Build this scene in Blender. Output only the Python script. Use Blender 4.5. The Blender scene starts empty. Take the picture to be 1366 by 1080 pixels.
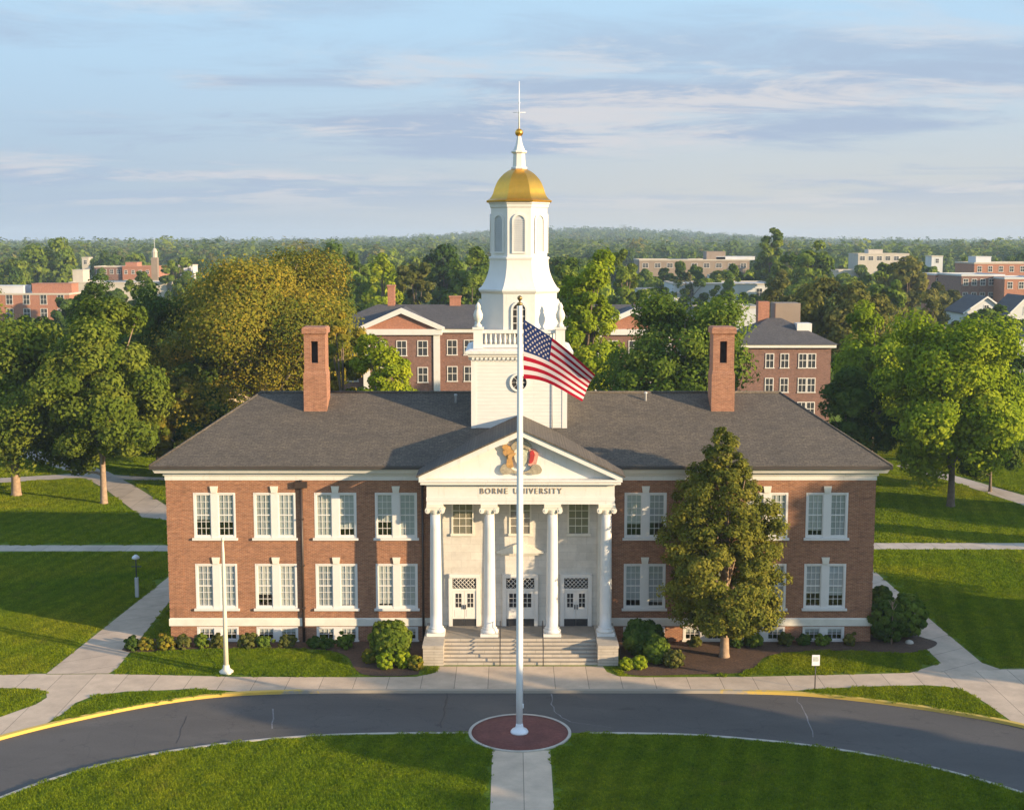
import bpy, math, random
import numpy as np
from mathutils import Vector, Matrix
from mathutils.geometry import delaunay_2d_cdt

# ------------------------------------------------------------------ camera, sky, sun, exposure
scene = bpy.context.scene
COL = scene.collection
F = 1760.0; TH = math.radians(7.1); HC = 23.0; DY = 74.0; CX = -0.5
ST, CT = math.sin(TH), math.cos(TH)
AZ = math.radians(28.0)      # the sun stands this far in front of the +x axis
EL = math.radians(12.0)
cd = bpy.data.cameras.new("camera"); cam = bpy.data.objects.new("camera", cd); COL.objects.link(cam)
cam.location = (CX, -DY, HC); cam.rotation_euler = (math.radians(90) - TH, 0, 0)
cd.sensor_width = 36.0; cd.lens = 36.0 * F / 1366.0; cd.clip_start = 0.5; cd.clip_end = 20000
scene.camera = cam

scene.view_settings.view_transform = 'Standard'; scene.view_settings.look = 'None'
scene.view_settings.gamma = 1.0; scene.view_settings.exposure = 0.85
SUN = Vector((math.cos(EL) * math.cos(AZ), -math.cos(EL) * math.sin(AZ), math.sin(EL)))
sl = bpy.data.lights.new("sun", 'SUN'); so = bpy.data.objects.new("sun", sl); COL.objects.link(so)
sl.energy = 5.0; sl.angle = math.radians(0.6); sl.color = (1.0, 0.75, 0.46)
so.rotation_euler = (-SUN).to_track_quat('-Z', 'Y').to_euler(); so.location = (60, -40, 60)

world = bpy.data.worlds.new("World"); scene.world = world; world.use_nodes = True
def build_world():
    nt = world.node_tree; N = nt.nodes; L = nt.links; N.clear()
    out = N.new('ShaderNodeOutputWorld'); bg = N.new('ShaderNodeBackground'); L.new(bg.outputs[0], out.inputs[0])
    sky = N.new('ShaderNodeTexSky'); sky.sky_type = 'NISHITA'; sky.sun_disc = False
    sky.sun_elevation = EL; sky.sun_rotation = math.atan2(SUN.x, SUN.y)
    sky.altitude = 50; sky.air_density = 1.0; sky.dust_density = 0.3; sky.ozone_density = 1.6
    tc = N.new('ShaderNodeTexCoord'); sp = N.new('ShaderNodeSeparateXYZ'); L.new(tc.outputs['Generated'], sp.inputs[0])
    def m(op, a, b=None, c=None):
        n = N.new('ShaderNodeMath'); n.operation = op
        for i, v in enumerate((a, b, c)):
            if v is None: continue
            if isinstance(v, (int, float)): n.inputs[i].default_value = v
            else: L.new(v, n.inputs[i])
        return n.outputs[0]
    zc = m('MAXIMUM', sp.outputs[2], 0.0)
    def mixrgb(f, a, b):
        n = N.new('ShaderNodeMix'); n.data_type = 'RGBA'
        for i, v in ((0, f), (6, a), (7, b)):
            if isinstance(v, (int, float, tuple)): n.inputs[i].default_value = v
            else: L.new(v, n.inputs[i])
        return n.outputs[2]
    def rng(v, a, b):
        n = N.new('ShaderNodeMapRange'); n.interpolation_type = 'SMOOTHSTEP'; L.new(v, n.inputs[0]); n.inputs[1].default_value = a; n.inputs[2].default_value = b; return n.outputs[0]
    # hazy lower air: blue grey away from the sun, warm grey towards it, clear pale blue higher up, then the brightened open sky
    low = mixrgb(rng(sp.outputs[0], -0.38, 0.20), AIR_COOL, AIR_WARM)
    air = mixrgb(rng(zc, 0.0, 0.17), low, AIR_BLUE)
    vm = N.new('ShaderNodeMix'); vm.data_type = 'RGBA'; vm.blend_type = 'MULTIPLY'; vm.inputs[0].default_value = 1.0; L.new(sky.outputs[0], vm.inputs[6]); vm.inputs[7].default_value = OPEN_SKY_GAIN
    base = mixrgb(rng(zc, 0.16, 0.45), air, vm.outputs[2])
    inv = m('DIVIDE', 1.0, m('ADD', zc, 0.085))
    cb = N.new('ShaderNodeCombineXYZ')
    L.new(m('MULTIPLY', sp.outputs[0], inv), cb.inputs[0]); L.new(m('MULTIPLY', sp.outputs[1], inv), cb.inputs[1])
    mp = N.new('ShaderNodeMapping'); L.new(cb.outputs[0], mp.inputs[0])
    mp.inputs['Location'].default_value = CLOUD_LOC; mp.inputs['Rotation'].default_value = (0, 0, math.radians(CLOUD_ROT)); mp.inputs['Scale'].default_value = (0.40, 0.62, 1)
    def nz(scale, det, rough, dist):
        n = N.new('ShaderNodeTexNoise'); n.noise_dimensions = '2D'
        for k, v in (('Scale', scale), ('Detail', det), ('Roughness', rough), ('Distortion', dist)): n.inputs[k].default_value = v
        L.new(mp.outputs[0], n.inputs['Vector']); return n.outputs[0]
    body = m('ADD', m('MULTIPLY', nz(0.8, 2, 0.5, 0.3), 0.58), m('MULTIPLY', nz(2.6, 8, 0.66, 0.35), 0.42))
    lightup = rng(nz(2.4, 7, 0.65, 0.3), 0.46, 0.64)
    f = m('MULTIPLY', rng(body, 0.425, 0.595), m('MULTIPLY', rng(zc, 0.01, 0.05), m('SUBTRACT', 1.0, m('MULTIPLY', rng(zc, 0.10, 0.18), 0.5))))
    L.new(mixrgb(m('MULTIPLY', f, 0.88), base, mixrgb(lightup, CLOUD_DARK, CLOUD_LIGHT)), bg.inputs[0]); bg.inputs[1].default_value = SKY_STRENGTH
AIR_COOL = (1.647, 2.019, 2.444, 1); AIR_WARM = (2.409, 2.375, 2.253, 1); AIR_BLUE = (1.820, 2.643, 3.397, 1)
CLOUD_ROT = 16
SKY_STRENGTH = 0.15
CLOUD_DARK = (1.508, 1.872, 2.479, 1); CLOUD_LIGHT = (2.62, 2.56, 2.66, 1)
OPEN_SKY_GAIN = (1.85, 1.80, 1.75, 1)  # gain added to the unseen sky above the frame, lifts fill in the shadows
CLOUD_LOC = (5.2, -3.5, 0)
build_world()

# ------------------------------------------------------------------ helpers
def ray(px, py):
    v = (py - 540) / F
    return ((px - 683) / F, CT - v * ST, -(ST + v * CT))
def G(px, py, z=0.0):                       # a ground point seen at a pixel of the photograph
    d = ray(px, py); t = (z - HC) / d[2]
    return (CX + d[0] * t, -DY + d[1] * t)
def P(px, py, Y):                           # the point at depth Y seen at a pixel
    d = ray(px, py); t = (Y + DY) / d[1]
    return (CX + d[0] * t, HC + d[2] * t)

def tag(o, label=None, cat=None, group=None, kind=None):
    if label: o['label'] = label
    if cat: o['category'] = cat
    if group: o['group'] = group
    if kind: o['kind'] = kind
    return o
def empty(name, loc=(0, 0, 0), rz=0.0, parent=None):
    o = bpy.data.objects.new(name, None); COL.objects.link(o); o.location = loc; o.rotation_euler = (0, 0, rz)
    o.empty_display_size = 0.5
    if parent: o.parent = parent
    return o
def link(name, me, parent=None, loc=(0, 0, 0)):
    o = bpy.data.objects.new(name, me); COL.objects.link(o); o.location = loc
    if parent: o.parent = parent
    return o
def copy_tree(o, parent=None):
    c = o.copy(); COL.objects.link(c)
    if parent: c.parent = parent
    for ch in list(o.children): copy_tree(ch, c)
    return c

class MB:
    def __init__(s): s.v = []; s.f = []; s.m = []; s.s = []
    def add(s, verts, faces, mi=0, smooth=False):
        b = len(s.v); s.v += [tuple(p) for p in verts]
        for f in faces: s.f.append(tuple(b + i for i in f)); s.m.append(mi); s.s.append(smooth)
    def box(s, x0, x1, y0, y1, z0, z1, mi=0):
        s.add([(x0,y0,z0),(x1,y0,z0),(x1,y1,z0),(x0,y1,z0),(x0,y0,z1),(x1,y0,z1),(x1,y1,z1),(x0,y1,z1)],
              [(0,3,2,1),(4,5,6,7),(0,1,5,4),(1,2,6,5),(2,3,7,6),(3,0,4,7)], mi)
    def poly(s, pts, mi=0): s.add(pts, [tuple(range(len(pts)))], mi)
    def prism(s, pts, y0, y1, mi=0):        # outline in (x, z) (counter-clockwise seen from -y) pushed from y0 back to y1
        n = len(pts)
        s.add([(x, y0, z) for x, z in pts] + [(x, y1, z) for x, z in pts],
              [tuple(range(n)), tuple(range(2*n-1, n-1, -1))] + [(i, n+i, n+(i+1) % n, (i+1) % n) for i in range(n)], mi)
    def loft(s, rings, mi=0, smooth=False, cap=True, closed=True):
        n = len(rings[0]); vs = [p for r in rings for p in r]; fs = []
        for k in range(len(rings)-1):
            for i in range(n if closed else n-1):
                j = (i+1) % n; fs.append((k*n+i, k*n+j, (k+1)*n+j, (k+1)*n+i))
        if cap: fs.append(tuple(range(n-1, -1, -1))); fs.append(tuple((len(rings)-1)*n+i for i in range(n)))
        s.add(vs, fs, mi, smooth)
    def lathe(s, prof, cx=0, cy=0, n=16, rot=0.0, mi=0, smooth=True):
        rings = [[(cx + r*math.cos(rot+2*math.pi*i/n), cy + r*math.sin(rot+2*math.pi*i/n), z) for i in range(n)] for r, z in prof]
        s.loft(rings, mi, smooth)
    def octa(s, prof, cx=0, cy=0, mi=0, sm=False):    # profile of (apothem, z)
        s.lathe([(a/math.cos(math.pi/8), z) for a, z in prof], cx, cy, 8, math.pi/8, mi, False)

    def tube(s, pts, rad, n=6, mi=0, smooth=True):
        rings = []
        pts = [Vector(p) for p in pts]
        for i, p in enumerate(pts):
            d = (pts[min(i+1, len(pts)-1)] - pts[max(i-1, 0)]).normalized()
            a = d.orthogonal().normalized(); b = d.cross(a)
            if rings and False: pass
            r = rad[i] if hasattr(rad, '__len__') else rad
            ref = Vector((0.31, 0.95, 0.05)); a = (ref - d*ref.dot(d))
            if a.length < 0.05: a = Vector((1, 0, 0)) - d*d.x
            a.normalize(); b = d.cross(a)
            rings.append([tuple(p + (a*math.cos(2*math.pi*k/n) + b*math.sin(2*math.pi*k/n))*r) for k in range(n)])
        s.loft(rings, mi, smooth)
    def build(s, name, mats, parent=None, loc=(0, 0, 0)):
        me = bpy.data.meshes.new(name); me.from_pydata(s.v, [], s.f)
        for m in (mats if isinstance(mats, (list, tuple)) else [mats]): me.materials.append(m)
        me.polygons.foreach_set('material_index', s.m); me.polygons.foreach_set('use_smooth', s.s)
        me.update(); return link(name, me, parent, loc)

# ------------------------------------------------------------------ materials
def new_mat(name):
    m = bpy.data.materials.new(name); m.use_nodes = True
    nt = m.node_tree; return m, nt.nodes, nt.links, nt.nodes['Principled BSDF']
def ramp(N, L, src, stops):
    r = N.new('ShaderNodeValToRGB'); e = r.color_ramp.elements
    while len(e) < len(stops): e.new(0.5)
    for i, (p, c) in enumerate(stops): e[i].position = p; e[i].color = tuple(c)[:3] + (1,)
    if src is not None: L.new(src, r.inputs[0])
    return r.outputs[0]
def noise(N, L, vec, scale, detail=4, rough=0.55, dist=0.0, dim='3D'):
    n = N.new('ShaderNodeTexNoise'); n.noise_dimensions = dim
    n.inputs['Scale'].default_value = scale; n.inputs['Detail'].default_value = detail; n.inputs['Roughness'].default_value = rough; n.inputs['Distortion'].default_value = dist
    if vec is not None: L.new(vec, n.inputs['Vector'])
    return n.outputs[0]
def mixc(N, L, fac, a, b, mode='MIX'):
    x = N.new('ShaderNodeMix'); x.data_type = 'RGBA'; x.blend_type = mode
    for i, v in ((0, fac), (6, a), (7, b)):
        if isinstance(v, (int, float)): x.inputs[i].default_value = v
        elif isinstance(v, tuple): x.inputs[i].default_value = v[:3] + (1,)
        else: L.new(v, x.inputs[i])
    return x.outputs[2]
def bump(N, L, h, bsdf, strength=0.3, dist=0.02):
    b = N.new('ShaderNodeBump'); b.inputs['Strength'].default_value = strength; b.inputs['Distance'].default_value = dist
    L.new(h, b.inputs['Height']); L.new(b.outputs[0], bsdf.inputs['Normal'])
def objco(N): return N.new('ShaderNodeTexCoord').outputs['Object']
def mapping(N, L, vec, scale=(1, 1, 1), rot=(0, 0, 0), loc=(0, 0, 0)):
    m = N.new('ShaderNodeMapping'); L.new(vec, m.inputs[0])
    m.inputs['Scale'].default_value = scale; m.inputs['Rotation'].default_value = rot; m.inputs['Location'].default_value = loc
    return m.outputs[0]
def vertical_uv(N, L):                      # (x + y, z) so that one pattern runs round the corners of upright walls
    c = objco(N); sp = N.new('ShaderNodeSeparateXYZ'); L.new(c, sp.inputs[0])
    a = N.new('ShaderNodeMath'); a.operation = 'ADD'; L.new(sp.outputs[0], a.inputs[0]); L.new(sp.outputs[1], a.inputs[1])
    cb = N.new('ShaderNodeCombineXYZ'); L.new(a.outputs[0], cb.inputs[0]); L.new(sp.outputs[2], cb.inputs[1])
    return cb.outputs[0], c
def plain(name, col, rough=0.6, var=0.12, scale=1.5, metal=0.0, bmp=0.0):
    m, N, L, b = new_mat(name); c = objco(N)
    n = noise(N, L, c, scale, 5, 0.6)
    dark = tuple(x*(1-var) for x in col); lite = tuple(min(1, x*(1+var)) for x in col)
    L.new(ramp(N, L, n, [(0.3, dark), (0.7, lite)]), b.inputs['Base Color'])
    b.inputs['Roughness'].default_value = rough; b.inputs['Metallic'].default_value = metal
    if bmp: bump(N, L, noise(N, L, c, scale*12, 3), b, bmp, 0.01)
    return m
def brick_mat(name, c1, c2, mortar, stain=0.25, bw=0.22, rh=0.075):
    m, N, L, b = new_mat(name); uv, c = vertical_uv(N, L)
    t = N.new('ShaderNodeTexBrick'); L.new(uv, t.inputs['Vector']); t.inputs['Scale'].default_value = 1.0
    t.inputs['Brick Width'].default_value = bw; t.inputs['Row Height'].default_value = rh; t.inputs['Mortar Size'].default_value = 0.009; t.inputs['Bias'].default_value = 0.0
    t.inputs['Color1'].default_value = c1 + (1,); t.inputs['Color2'].default_value = c2 + (1,); t.inputs['Mortar'].default_value = mortar + (1,)
    v = noise(N, L, mapping(N, L, uv, (1, 2.2, 1)), 0.9, 6, 0.65)
    col = mixc(N, L, 1.0, t.outputs[0], ramp(N, L, v, [(0.25, (1-stain,)*3), (0.5, (1, 1, 1)), (0.78, (1+stain*0.5,)*3)]), 'MULTIPLY')
    v2 = noise(N, L, mapping(N, L, uv, (3.2, 9, 1)), 1.0, 3, 0.7)
    col = mixc(N, L, 1.0, col, ramp(N, L, v2, [(0.3, (0.72, 0.70, 0.70)), (0.65, (1.15, 1.15, 1.15))]), 'MULTIPLY')
    sk = noise(N, L, mapping(N, L, uv, (2.2, 0.22, 1)), 1.0, 6, 0.7)
    col = mixc(N, L, 1.0, col, ramp(N, L, sk, [(0.28, (0.74, 0.73, 0.74)), (0.45, (1, 1, 1)), (0.62, (1, 1, 1)), (0.8, (1.16, 1.14, 1.1))]), 'MULTIPLY')
    L.new(col, b.inputs['Base Color']); b.inputs['Roughness'].default_value = 0.85
    bump(N, L, t.outputs[1], b, -0.25, 0.01)
    return m
def shingle_mat(name, a, b_, rows=0.16):
    m, N, L, b = new_mat(name); c = objco(N)
    uv, _ = vertical_uv(N, L)
    sp = N.new('ShaderNodeSeparateXYZ'); L.new(c, sp.inputs[0])
    cb = N.new('ShaderNodeCombineXYZ'); L.new(sp.outputs[0], cb.inputs[0])
    ad = N.new('ShaderNodeMath'); ad.operation = 'MULTIPLY_ADD'; L.new(sp.outputs[2], ad.inputs[0]); ad.inputs[1].default_value = 2.3; ad.inputs[2].default_value = 0
    L.new(ad.outputs[0], cb.inputs[1])
    t = N.new('ShaderNodeTexBrick'); L.new(cb.outputs[0], t.inputs['Vector']); t.inputs['Scale'].default_value = 1.0
    t.inputs['Brick Width'].default_value = 0.33; t.inputs['Row Height'].default_value = rows; t.inputs['Mortar Size'].default_value = 0.012
    t.inputs['Color1'].default_value = a + (1,); t.inputs['Color2'].default_value = b_ + (1,); t.inputs['Mortar'].default_value = tuple(x*0.5 for x in a) + (1,)
    g = noise(N, L, c, 9.0, 3, 0.7)
    col = mixc(N, L, 1.0, t.outputs[0], ramp(N, L, g, [(0.3, (0.6, 0.6, 0.6)), (0.7, (1.4, 1.38, 1.35))]), 'MULTIPLY')
    v = noise(N, L, mapping(N, L, c, (1, 1, 3)), 0.5, 5, 0.6)
    col = mixc(N, L, 1.0, col, ramp(N, L, v, [(0.3, (0.85, 0.86, 0.88)), (0.7, (1.12, 1.1, 1.06))]), 'MULTIPLY')
    L.new(col, b.inputs['Base Color']); b.inputs['Roughness'].default_value = 0.9
    bump(N, L, t.outputs[1], b, -0.35, 0.02)
    return m
def clapboard_mat(name, col):
    m, N, L, b = new_mat(name); uv, c = vertical_uv(N, L)
    t = N.new('ShaderNodeTexBrick'); L.new(uv, t.inputs['Vector']); t.inputs['Scale'].default_value = 1.0
    t.inputs['Brick Width'].default_value = 7.0; t.inputs['Row Height'].default_value = 0.21; t.inputs['Mortar Size'].default_value = 0.012; t.inputs['Mortar Smooth'].default_value = 0.5
    n = noise(N, L, mapping(N, L, uv, (1.2, 5, 1)), 1.2, 5)
    base = ramp(N, L, n, [(0.3, tuple(x*0.9 for x in col)), (0.7, col)])
    L.new(mixc(N, L, t.outputs[1], base, tuple(x*0.72 for x in col)), b.inputs['Base Color'])
    b.inputs['Roughness'].default_value = 0.55; bump(N, L, t.outputs[1], b, -0.5, 0.02)
    return m
def stone_mat(name, col, bw=1.1, rh=0.45, joint=0.8):
    m, N, L, b = new_mat(name); uv, c = vertical_uv(N, L)
    t = N.new('ShaderNodeTexBrick'); L.new(uv, t.inputs['Vector']); t.inputs['Scale'].default_value = 1.0
    t.inputs['Brick Width'].default_value = bw; t.inputs['Row Height'].default_value = rh; t.inputs['Mortar Size'].default_value = 0.012
    t.inputs['Color1'].default_value = col + (1,); t.inputs['Color2'].default_value = tuple(x*0.9 for x in col) + (1,); t.inputs['Mortar'].default_value = tuple(x*joint for x in col) + (1,)
    v = noise(N, L, c, 1.3, 7, 0.65)
    L.new(mixc(N, L, 1.0, t.outputs[0], ramp(N, L, v, [(0.3, (0.8, 0.8, 0.79)), (0.65, (1.05, 1.05, 1.05))]), 'MULTIPLY'), b.inputs['Base Color'])
    b.inputs['Roughness'].default_value = 0.8
    return m
def grass_mat(name, blade=False):
    m, N, L, b = new_mat(name); c = N.new('ShaderNodeNewGeometry').outputs['Position']
    big = noise(N, L, c, 0.09, 4, 0.5, 0.6)
    col = ramp(N, L, big, [(0.3, (0.094, 0.160, 0.013)), (0.52, (0.130, 0.187, 0.015)), (0.72, (0.174, 0.208, 0.020))])
    pt = noise(N, L, c, 0.9, 6, 0.7)
    col = mixc(N, L, 1.0, col, ramp(N, L, pt, [(0.28, (0.66, 0.74, 0.7)), (0.5, (1, 1, 1)), (0.74, (1.35, 1.2, 1.1))]), 'MULTIPLY')
    # mower stripes
    w = N.new('ShaderNodeTexWave'); w.wave_type = 'BANDS'; w.bands_direction = 'X'
    L.new(mapping(N, L, c, (1, 1, 1), (0, 0, math.radians(14))), w.inputs['Vector']); w.inputs['Scale'].default_value = 0.21; w.inputs['Distortion'].default_value = 0.6; w.inputs['Detail'].default_value = 1; w.inputs['Detail Scale'].default_value = 0.3
    col = mixc(N, L, 1.0, col, ramp(N, L, w.outputs[1], [(0.35, (0.92, 0.93, 0.92)), (0.65, (1.07, 1.06, 1.04))]), 'MULTIPLY')
    wp = noise(N, L, c, 0.33, 7, 0.72, 0.8)
    col = mixc(N, L, ramp(N, L, wp, [(0.60, (0, 0, 0)), (0.74, (0.6, 0.6, 0.6))]), col, (0.165, 0.150, 0.045))
    wd = noise(N, L, c, 2.7, 3, 0.6)
    col = mixc(N, L, ramp(N, L, wd, [(0.64, (0, 0, 0)), (0.70, (0.55, 0.55, 0.55))]), col, (0.045, 0.105, 0.020))
    f = noise(N, L, c, 7.0, 4, 0.8)
    col = mixc(N, L, 1.0, col, ramp(N, L, f, [(0.3, (0.5, 0.55, 0.5)), (0.7, (1.5, 1.45, 1.4))]), 'MULTIPLY')
    if blade:
        at = N.new('ShaderNodeAttribute'); at.attribute_name = 'tint'
        col = mixc(N, L, 1.0, col, ramp(N, L, at.outputs['Fac'], [(0, (1.0, 1.05, .85)), (1, (2.15, 1.80, 1.2))]), 'MULTIPLY')
        out = [n_ for n_ in N if n_.type == 'OUTPUT_MATERIAL'][0]; N.remove(b)
        d = N.new('ShaderNodeBsdfDiffuse'); t_ = N.new('ShaderNodeBsdfTranslucent'); x = N.new('ShaderNodeMixShader'); x.inputs[0].default_value = .35
        L.new(col, d.inputs[0]); L.new(mixc(N, L, 1.0, col, (1.15, 1.1, .5), 'MULTIPLY'), t_.inputs[0]); L.new(d.outputs[0], x.inputs[1]); L.new(t_.outputs[0], x.inputs[2]); L.new(x.outputs[0], out.inputs[0])
        return m
    L.new(col, b.inputs['Base Color']); b.inputs['Roughness'].default_value = 0.95; b.inputs['Specular IOR Level'].default_value = 0.15
    bump(N, L, noise(N, L, c, 5.0, 5, 0.8), b, 0.9, 0.12)
    return m
def asphalt_mat():
    m, N, L, b = new_mat("asphalt"); c = N.new('ShaderNodeNewGeometry').outputs['Position']
    v = noise(N, L, mapping(N, L, c, (0.5, 1.2, 1)), 0.45, 6, 0.6, 0.5)
    col = ramp(N, L, v, [(0.3, (0.080, 0.071, 0.063)), (0.6, (0.098, 0.087, 0.077)), (0.8, (0.124, 0.110, 0.098))])
    g = noise(N, L, c, 18, 3, 0.8)
    col = mixc(N, L, 1.0, col, ramp(N, L, g, [(0.3, (0.78,)*3), (0.7, (1.22,)*3)]), 'MULTIPLY')
    st = noise(N, L, mapping(N, L, c, (1.0, 1.6, 1)), 0.9, 6, 0.7, 0.3)
    col = mixc(N, L, 1.0, col, ramp(N, L, st, [(0.28, (0.62,)*3), (0.40, (1, 1, 1)), (0.66, (1, 1, 1)), (0.8, (1.25, 1.23, 1.2))]), 'MULTIPLY')
    vr = N.new('ShaderNodeTexVoronoi'); vr.feature = 'DISTANCE_TO_EDGE'; vr.inputs['Scale'].default_value = 0.23
    wob = N.new('ShaderNodeVectorMath'); wob.operation = 'MULTIPLY_ADD'; nn = N.new('ShaderNodeTexNoise'); nn.inputs['Scale'].default_value = 1.5; nn.inputs['Detail'].default_value = 5; L.new(c, nn.inputs['Vector'])
    L.new(nn.outputs[1], wob.inputs[0]); wob.inputs[1].default_value = (.9, .9, .9); L.new(c, wob.inputs[2]); L.new(wob.outputs[0], vr.inputs['Vector'])
    col = mixc(N, L, ramp(N, L, vr.outputs[0], [(0.0, (0.45,)*3), (0.006, (0, 0, 0))]), col, (0.04, 0.039, 0.038))
    L.new(col, b.inputs['Base Color']); b.inputs['Roughness'].default_value = 0.85
    bump(N, L, g, b, 0.2, 0.01); return m
def concrete_mat(name, col, joint_w=1.75, rot=0.0):
    m, N, L, b = new_mat(name); c = N.new('ShaderNodeNewGeometry').outputs['Position']
    t = N.new('ShaderNodeTexBrick'); L.new(mapping(N, L, c, (1, 1, 1), (0, 0, rot)), t.inputs['Vector']); t.inputs['Scale'].default_value = 1.0; t.offset = 0.0
    t.inputs['Brick Width'].default_value = joint_w; t.inputs['Row Height'].default_value = 400.0; t.inputs['Mortar Size'].default_value = 0.018
    t.inputs['Color1'].default_value = col + (1,); t.inputs['Color2'].default_value = tuple(x*0.88 for x in col) + (1,); t.inputs['Mortar'].default_value = tuple(x*0.42 for x in col) + (1,)
    v = noise(N, L, c, 0.8, 7, 0.65)
    col2 = mixc(N, L, 1.0, t.outputs[0], ramp(N, L, v, [(0.3, (0.8, 0.79, 0.78)), (0.68, (1.1, 1.09, 1.07))]), 'MULTIPLY')
    L.new(col2, b.inputs['Base Color']); b.inputs['Roughness'].default_value = 0.9
    return m
def leaf_mat(name, dark, mid, lite, trans=0.3):
    m, N, L, b = new_mat(name); N.remove(b)
    out = [n for n in N if n.type == 'OUTPUT_MATERIAL'][0]
    at = N.new('ShaderNodeAttribute'); at.attribute_name = 'tint'
    oi = N.new('ShaderNodeObjectInfo')
    col = ramp(N, L, at.outputs['Fac'], [(0.0, dark), (0.5, mid), (1.0, lite)])
    col = mixc(N, L, 1.0, col, ramp(N, L, oi.outputs['Random'], [(0.0, (0.90, 0.94, 0.95)), (0.5, (1, 1, 1)), (1.0, (1.12, 1.05, 0.97))]), 'MULTIPLY')
    d = N.new('ShaderNodeBsdfDiffuse'); t = N.new('ShaderNodeBsdfTranslucent'); x = N.new('ShaderNodeMixShader'); x.inputs[0].default_value = trans
    L.new(col, d.inputs[0]); L.new(mixc(N, L, 1.0, col, (1.1, 1.15, 0.6), 'MULTIPLY'), t.inputs[0])
    L.new(d.outputs[0], x.inputs[1]); L.new(t.outputs[0], x.inputs[2]); L.new(x.outputs[0], out.inputs[0])
    return m
def glass_mat():
    m, N, L, b = new_mat("window_glass"); N.remove(b); out = [n for n in N if n.type == 'OUTPUT_MATERIAL'][0]
    t = N.new('ShaderNodeBsdfTransparent'); t.inputs[0].default_value = (0.92, 0.95, 0.95, 1)
    g = N.new('ShaderNodeBsdfGlossy'); g.inputs['Roughness'].default_value = 0.04; g.inputs[0].default_value = (0.9, 0.9, 0.9, 1)
    ge = N.new('ShaderNodeNewGeometry'); dt = N.new('ShaderNodeVectorMath'); dt.operation = 'DOT_PRODUCT'; L.new(ge.outputs['Normal'], dt.inputs[0]); L.new(ge.outputs['Incoming'], dt.inputs[1])
    ab = N.new('ShaderNodeMath'); ab.operation = 'ABSOLUTE'; L.new(dt.outputs['Value'], ab.inputs[0])
    om = N.new('ShaderNodeMath'); om.operation = 'SUBTRACT'; om.inputs[0].default_value = 1.0; L.new(ab.outputs[0], om.inputs[1])
    pw_ = N.new('ShaderNodeMath'); pw_.operation = 'POWER'; L.new(om.outputs[0], pw_.inputs[0]); pw_.inputs[1].default_value = 5.0
    ma = N.new('ShaderNodeMath'); ma.operation = 'MULTIPLY_ADD'; L.new(pw_.outputs[0], ma.inputs[0]); ma.inputs[1].default_value = 0.88; ma.inputs[2].default_value = 0.12
    x = N.new('ShaderNodeMixShader'); L.new(ma.outputs[0], x.inputs[0]); L.new(t.outputs[0], x.inputs[1]); L.new(g.outputs[0], x.inputs[2]); L.new(x.outputs[0], out.inputs[0])
    return m

M = {}
M['brick'] = brick_mat("red_brick", (0.345, 0.142, 0.066), (0.25, 0.096, 0.046), (0.38, 0.26, 0.17))
M['brick_chimney'] = brick_mat("chimney_brick", (0.37, 0.158, 0.082), (0.28, 0.11, 0.06), (0.38, 0.25, 0.17), 0.2)
M['brick_dark'] = brick_mat("brown_brick", (0.23, 0.105, 0.075), (0.17, 0.08, 0.06), (0.28, 0.21, 0.17))
M['brick_orange'] = brick_mat("orange_brick", (0.42, 0.16, 0.085), (0.36, 0.13, 0.07), (0.38, 0.25, 0.18), 0.12)
def weathered(name, col):
    m, N, L, b = new_mat(name); uv, c = vertical_uv(N, L)
    n = noise(N, L, c, 1.1, 6, 0.65); s = noise(N, L, mapping(N, L, uv, (5.0, 0.5, 1)), 1.0, 6, 0.7)
    base = ramp(N, L, n, [(0.3, tuple(x*.92 for x in col)), (0.65, col)])
    L.new(mixc(N, L, 1.0, base, ramp(N, L, s, [(0.26, (0.80, 0.78, 0.73)), (0.44, (1, 1, 1))]), 'MULTIPLY'), b.inputs['Base Color']); b.inputs['Roughness'].default_value = 0.55
    return m
M['white'] = weathered("white_paint", (0.74, 0.715, 0.665))
M['cream'] = plain("cream_stone", (0.72, 0.68, 0.58), 0.7, 0.1, 1.2)
M['clap'] = clapboard_mat("white_boarding", (0.74, 0.715, 0.665))
M['stone'] = stone_mat("pale_ashlar", (0.66, 0.62, 0.55))
M['step'] = stone_mat("weathered_limestone", (0.50, 0.44, 0.36), 1.4, 0.157, 0.55)
M['roof'] = shingle_mat("brown_grey_shingles", (0.122, 0.103, 0.080), (0.088, 0.075, 0.060))
M['roof_grey'] = shingle_mat("slate_grey_shingles", (0.10, 0.095, 0.095), (0.075, 0.072, 0.075))
M['gutter'] = plain("dark_gutter", (0.06, 0.048, 0.04), 0.5)
M['downpipe'] = plain("brown_downpipe", (0.05, 0.032, 0.024), 0.45)
M['glass'] = glass_mat()
def blind_mat():
    m, N, L, b = new_mat('window_blind'); oi = N.new('ShaderNodeObjectInfo')
    w = N.new('ShaderNodeTexWave'); w.bands_direction = 'Z'; w.inputs['Scale'].default_value = 6.0; L.new(objco(N), w.inputs['Vector'])
    c = ramp(N, L, oi.outputs['Random'], [(0.0, (0.34, 0.36, 0.35)), (0.4, (0.48, 0.48, 0.44)), (0.7, (0.44, 0.47, 0.47)), (1.0, (0.60, 0.58, 0.50))])
    L.new(mixc(N, L, 1.0, c, ramp(N, L, w.outputs[1], [(0.2, (.88,)*3), (0.8, (1.05,)*3)]), 'MULTIPLY'), b.inputs['Base Color']); b.inputs['Roughness'].default_value = .9
    return m
M['blind'] = blind_mat()
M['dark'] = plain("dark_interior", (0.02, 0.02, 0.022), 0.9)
M['inside'] = plain("interior_plaster", (0.16, 0.14, 0.12), 0.9)
M['gold'] = plain("gold_leaf", (0.78, 0.40, 0.055), 0.30, 0.08, 3.0, 0.9, 0.06)
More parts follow.
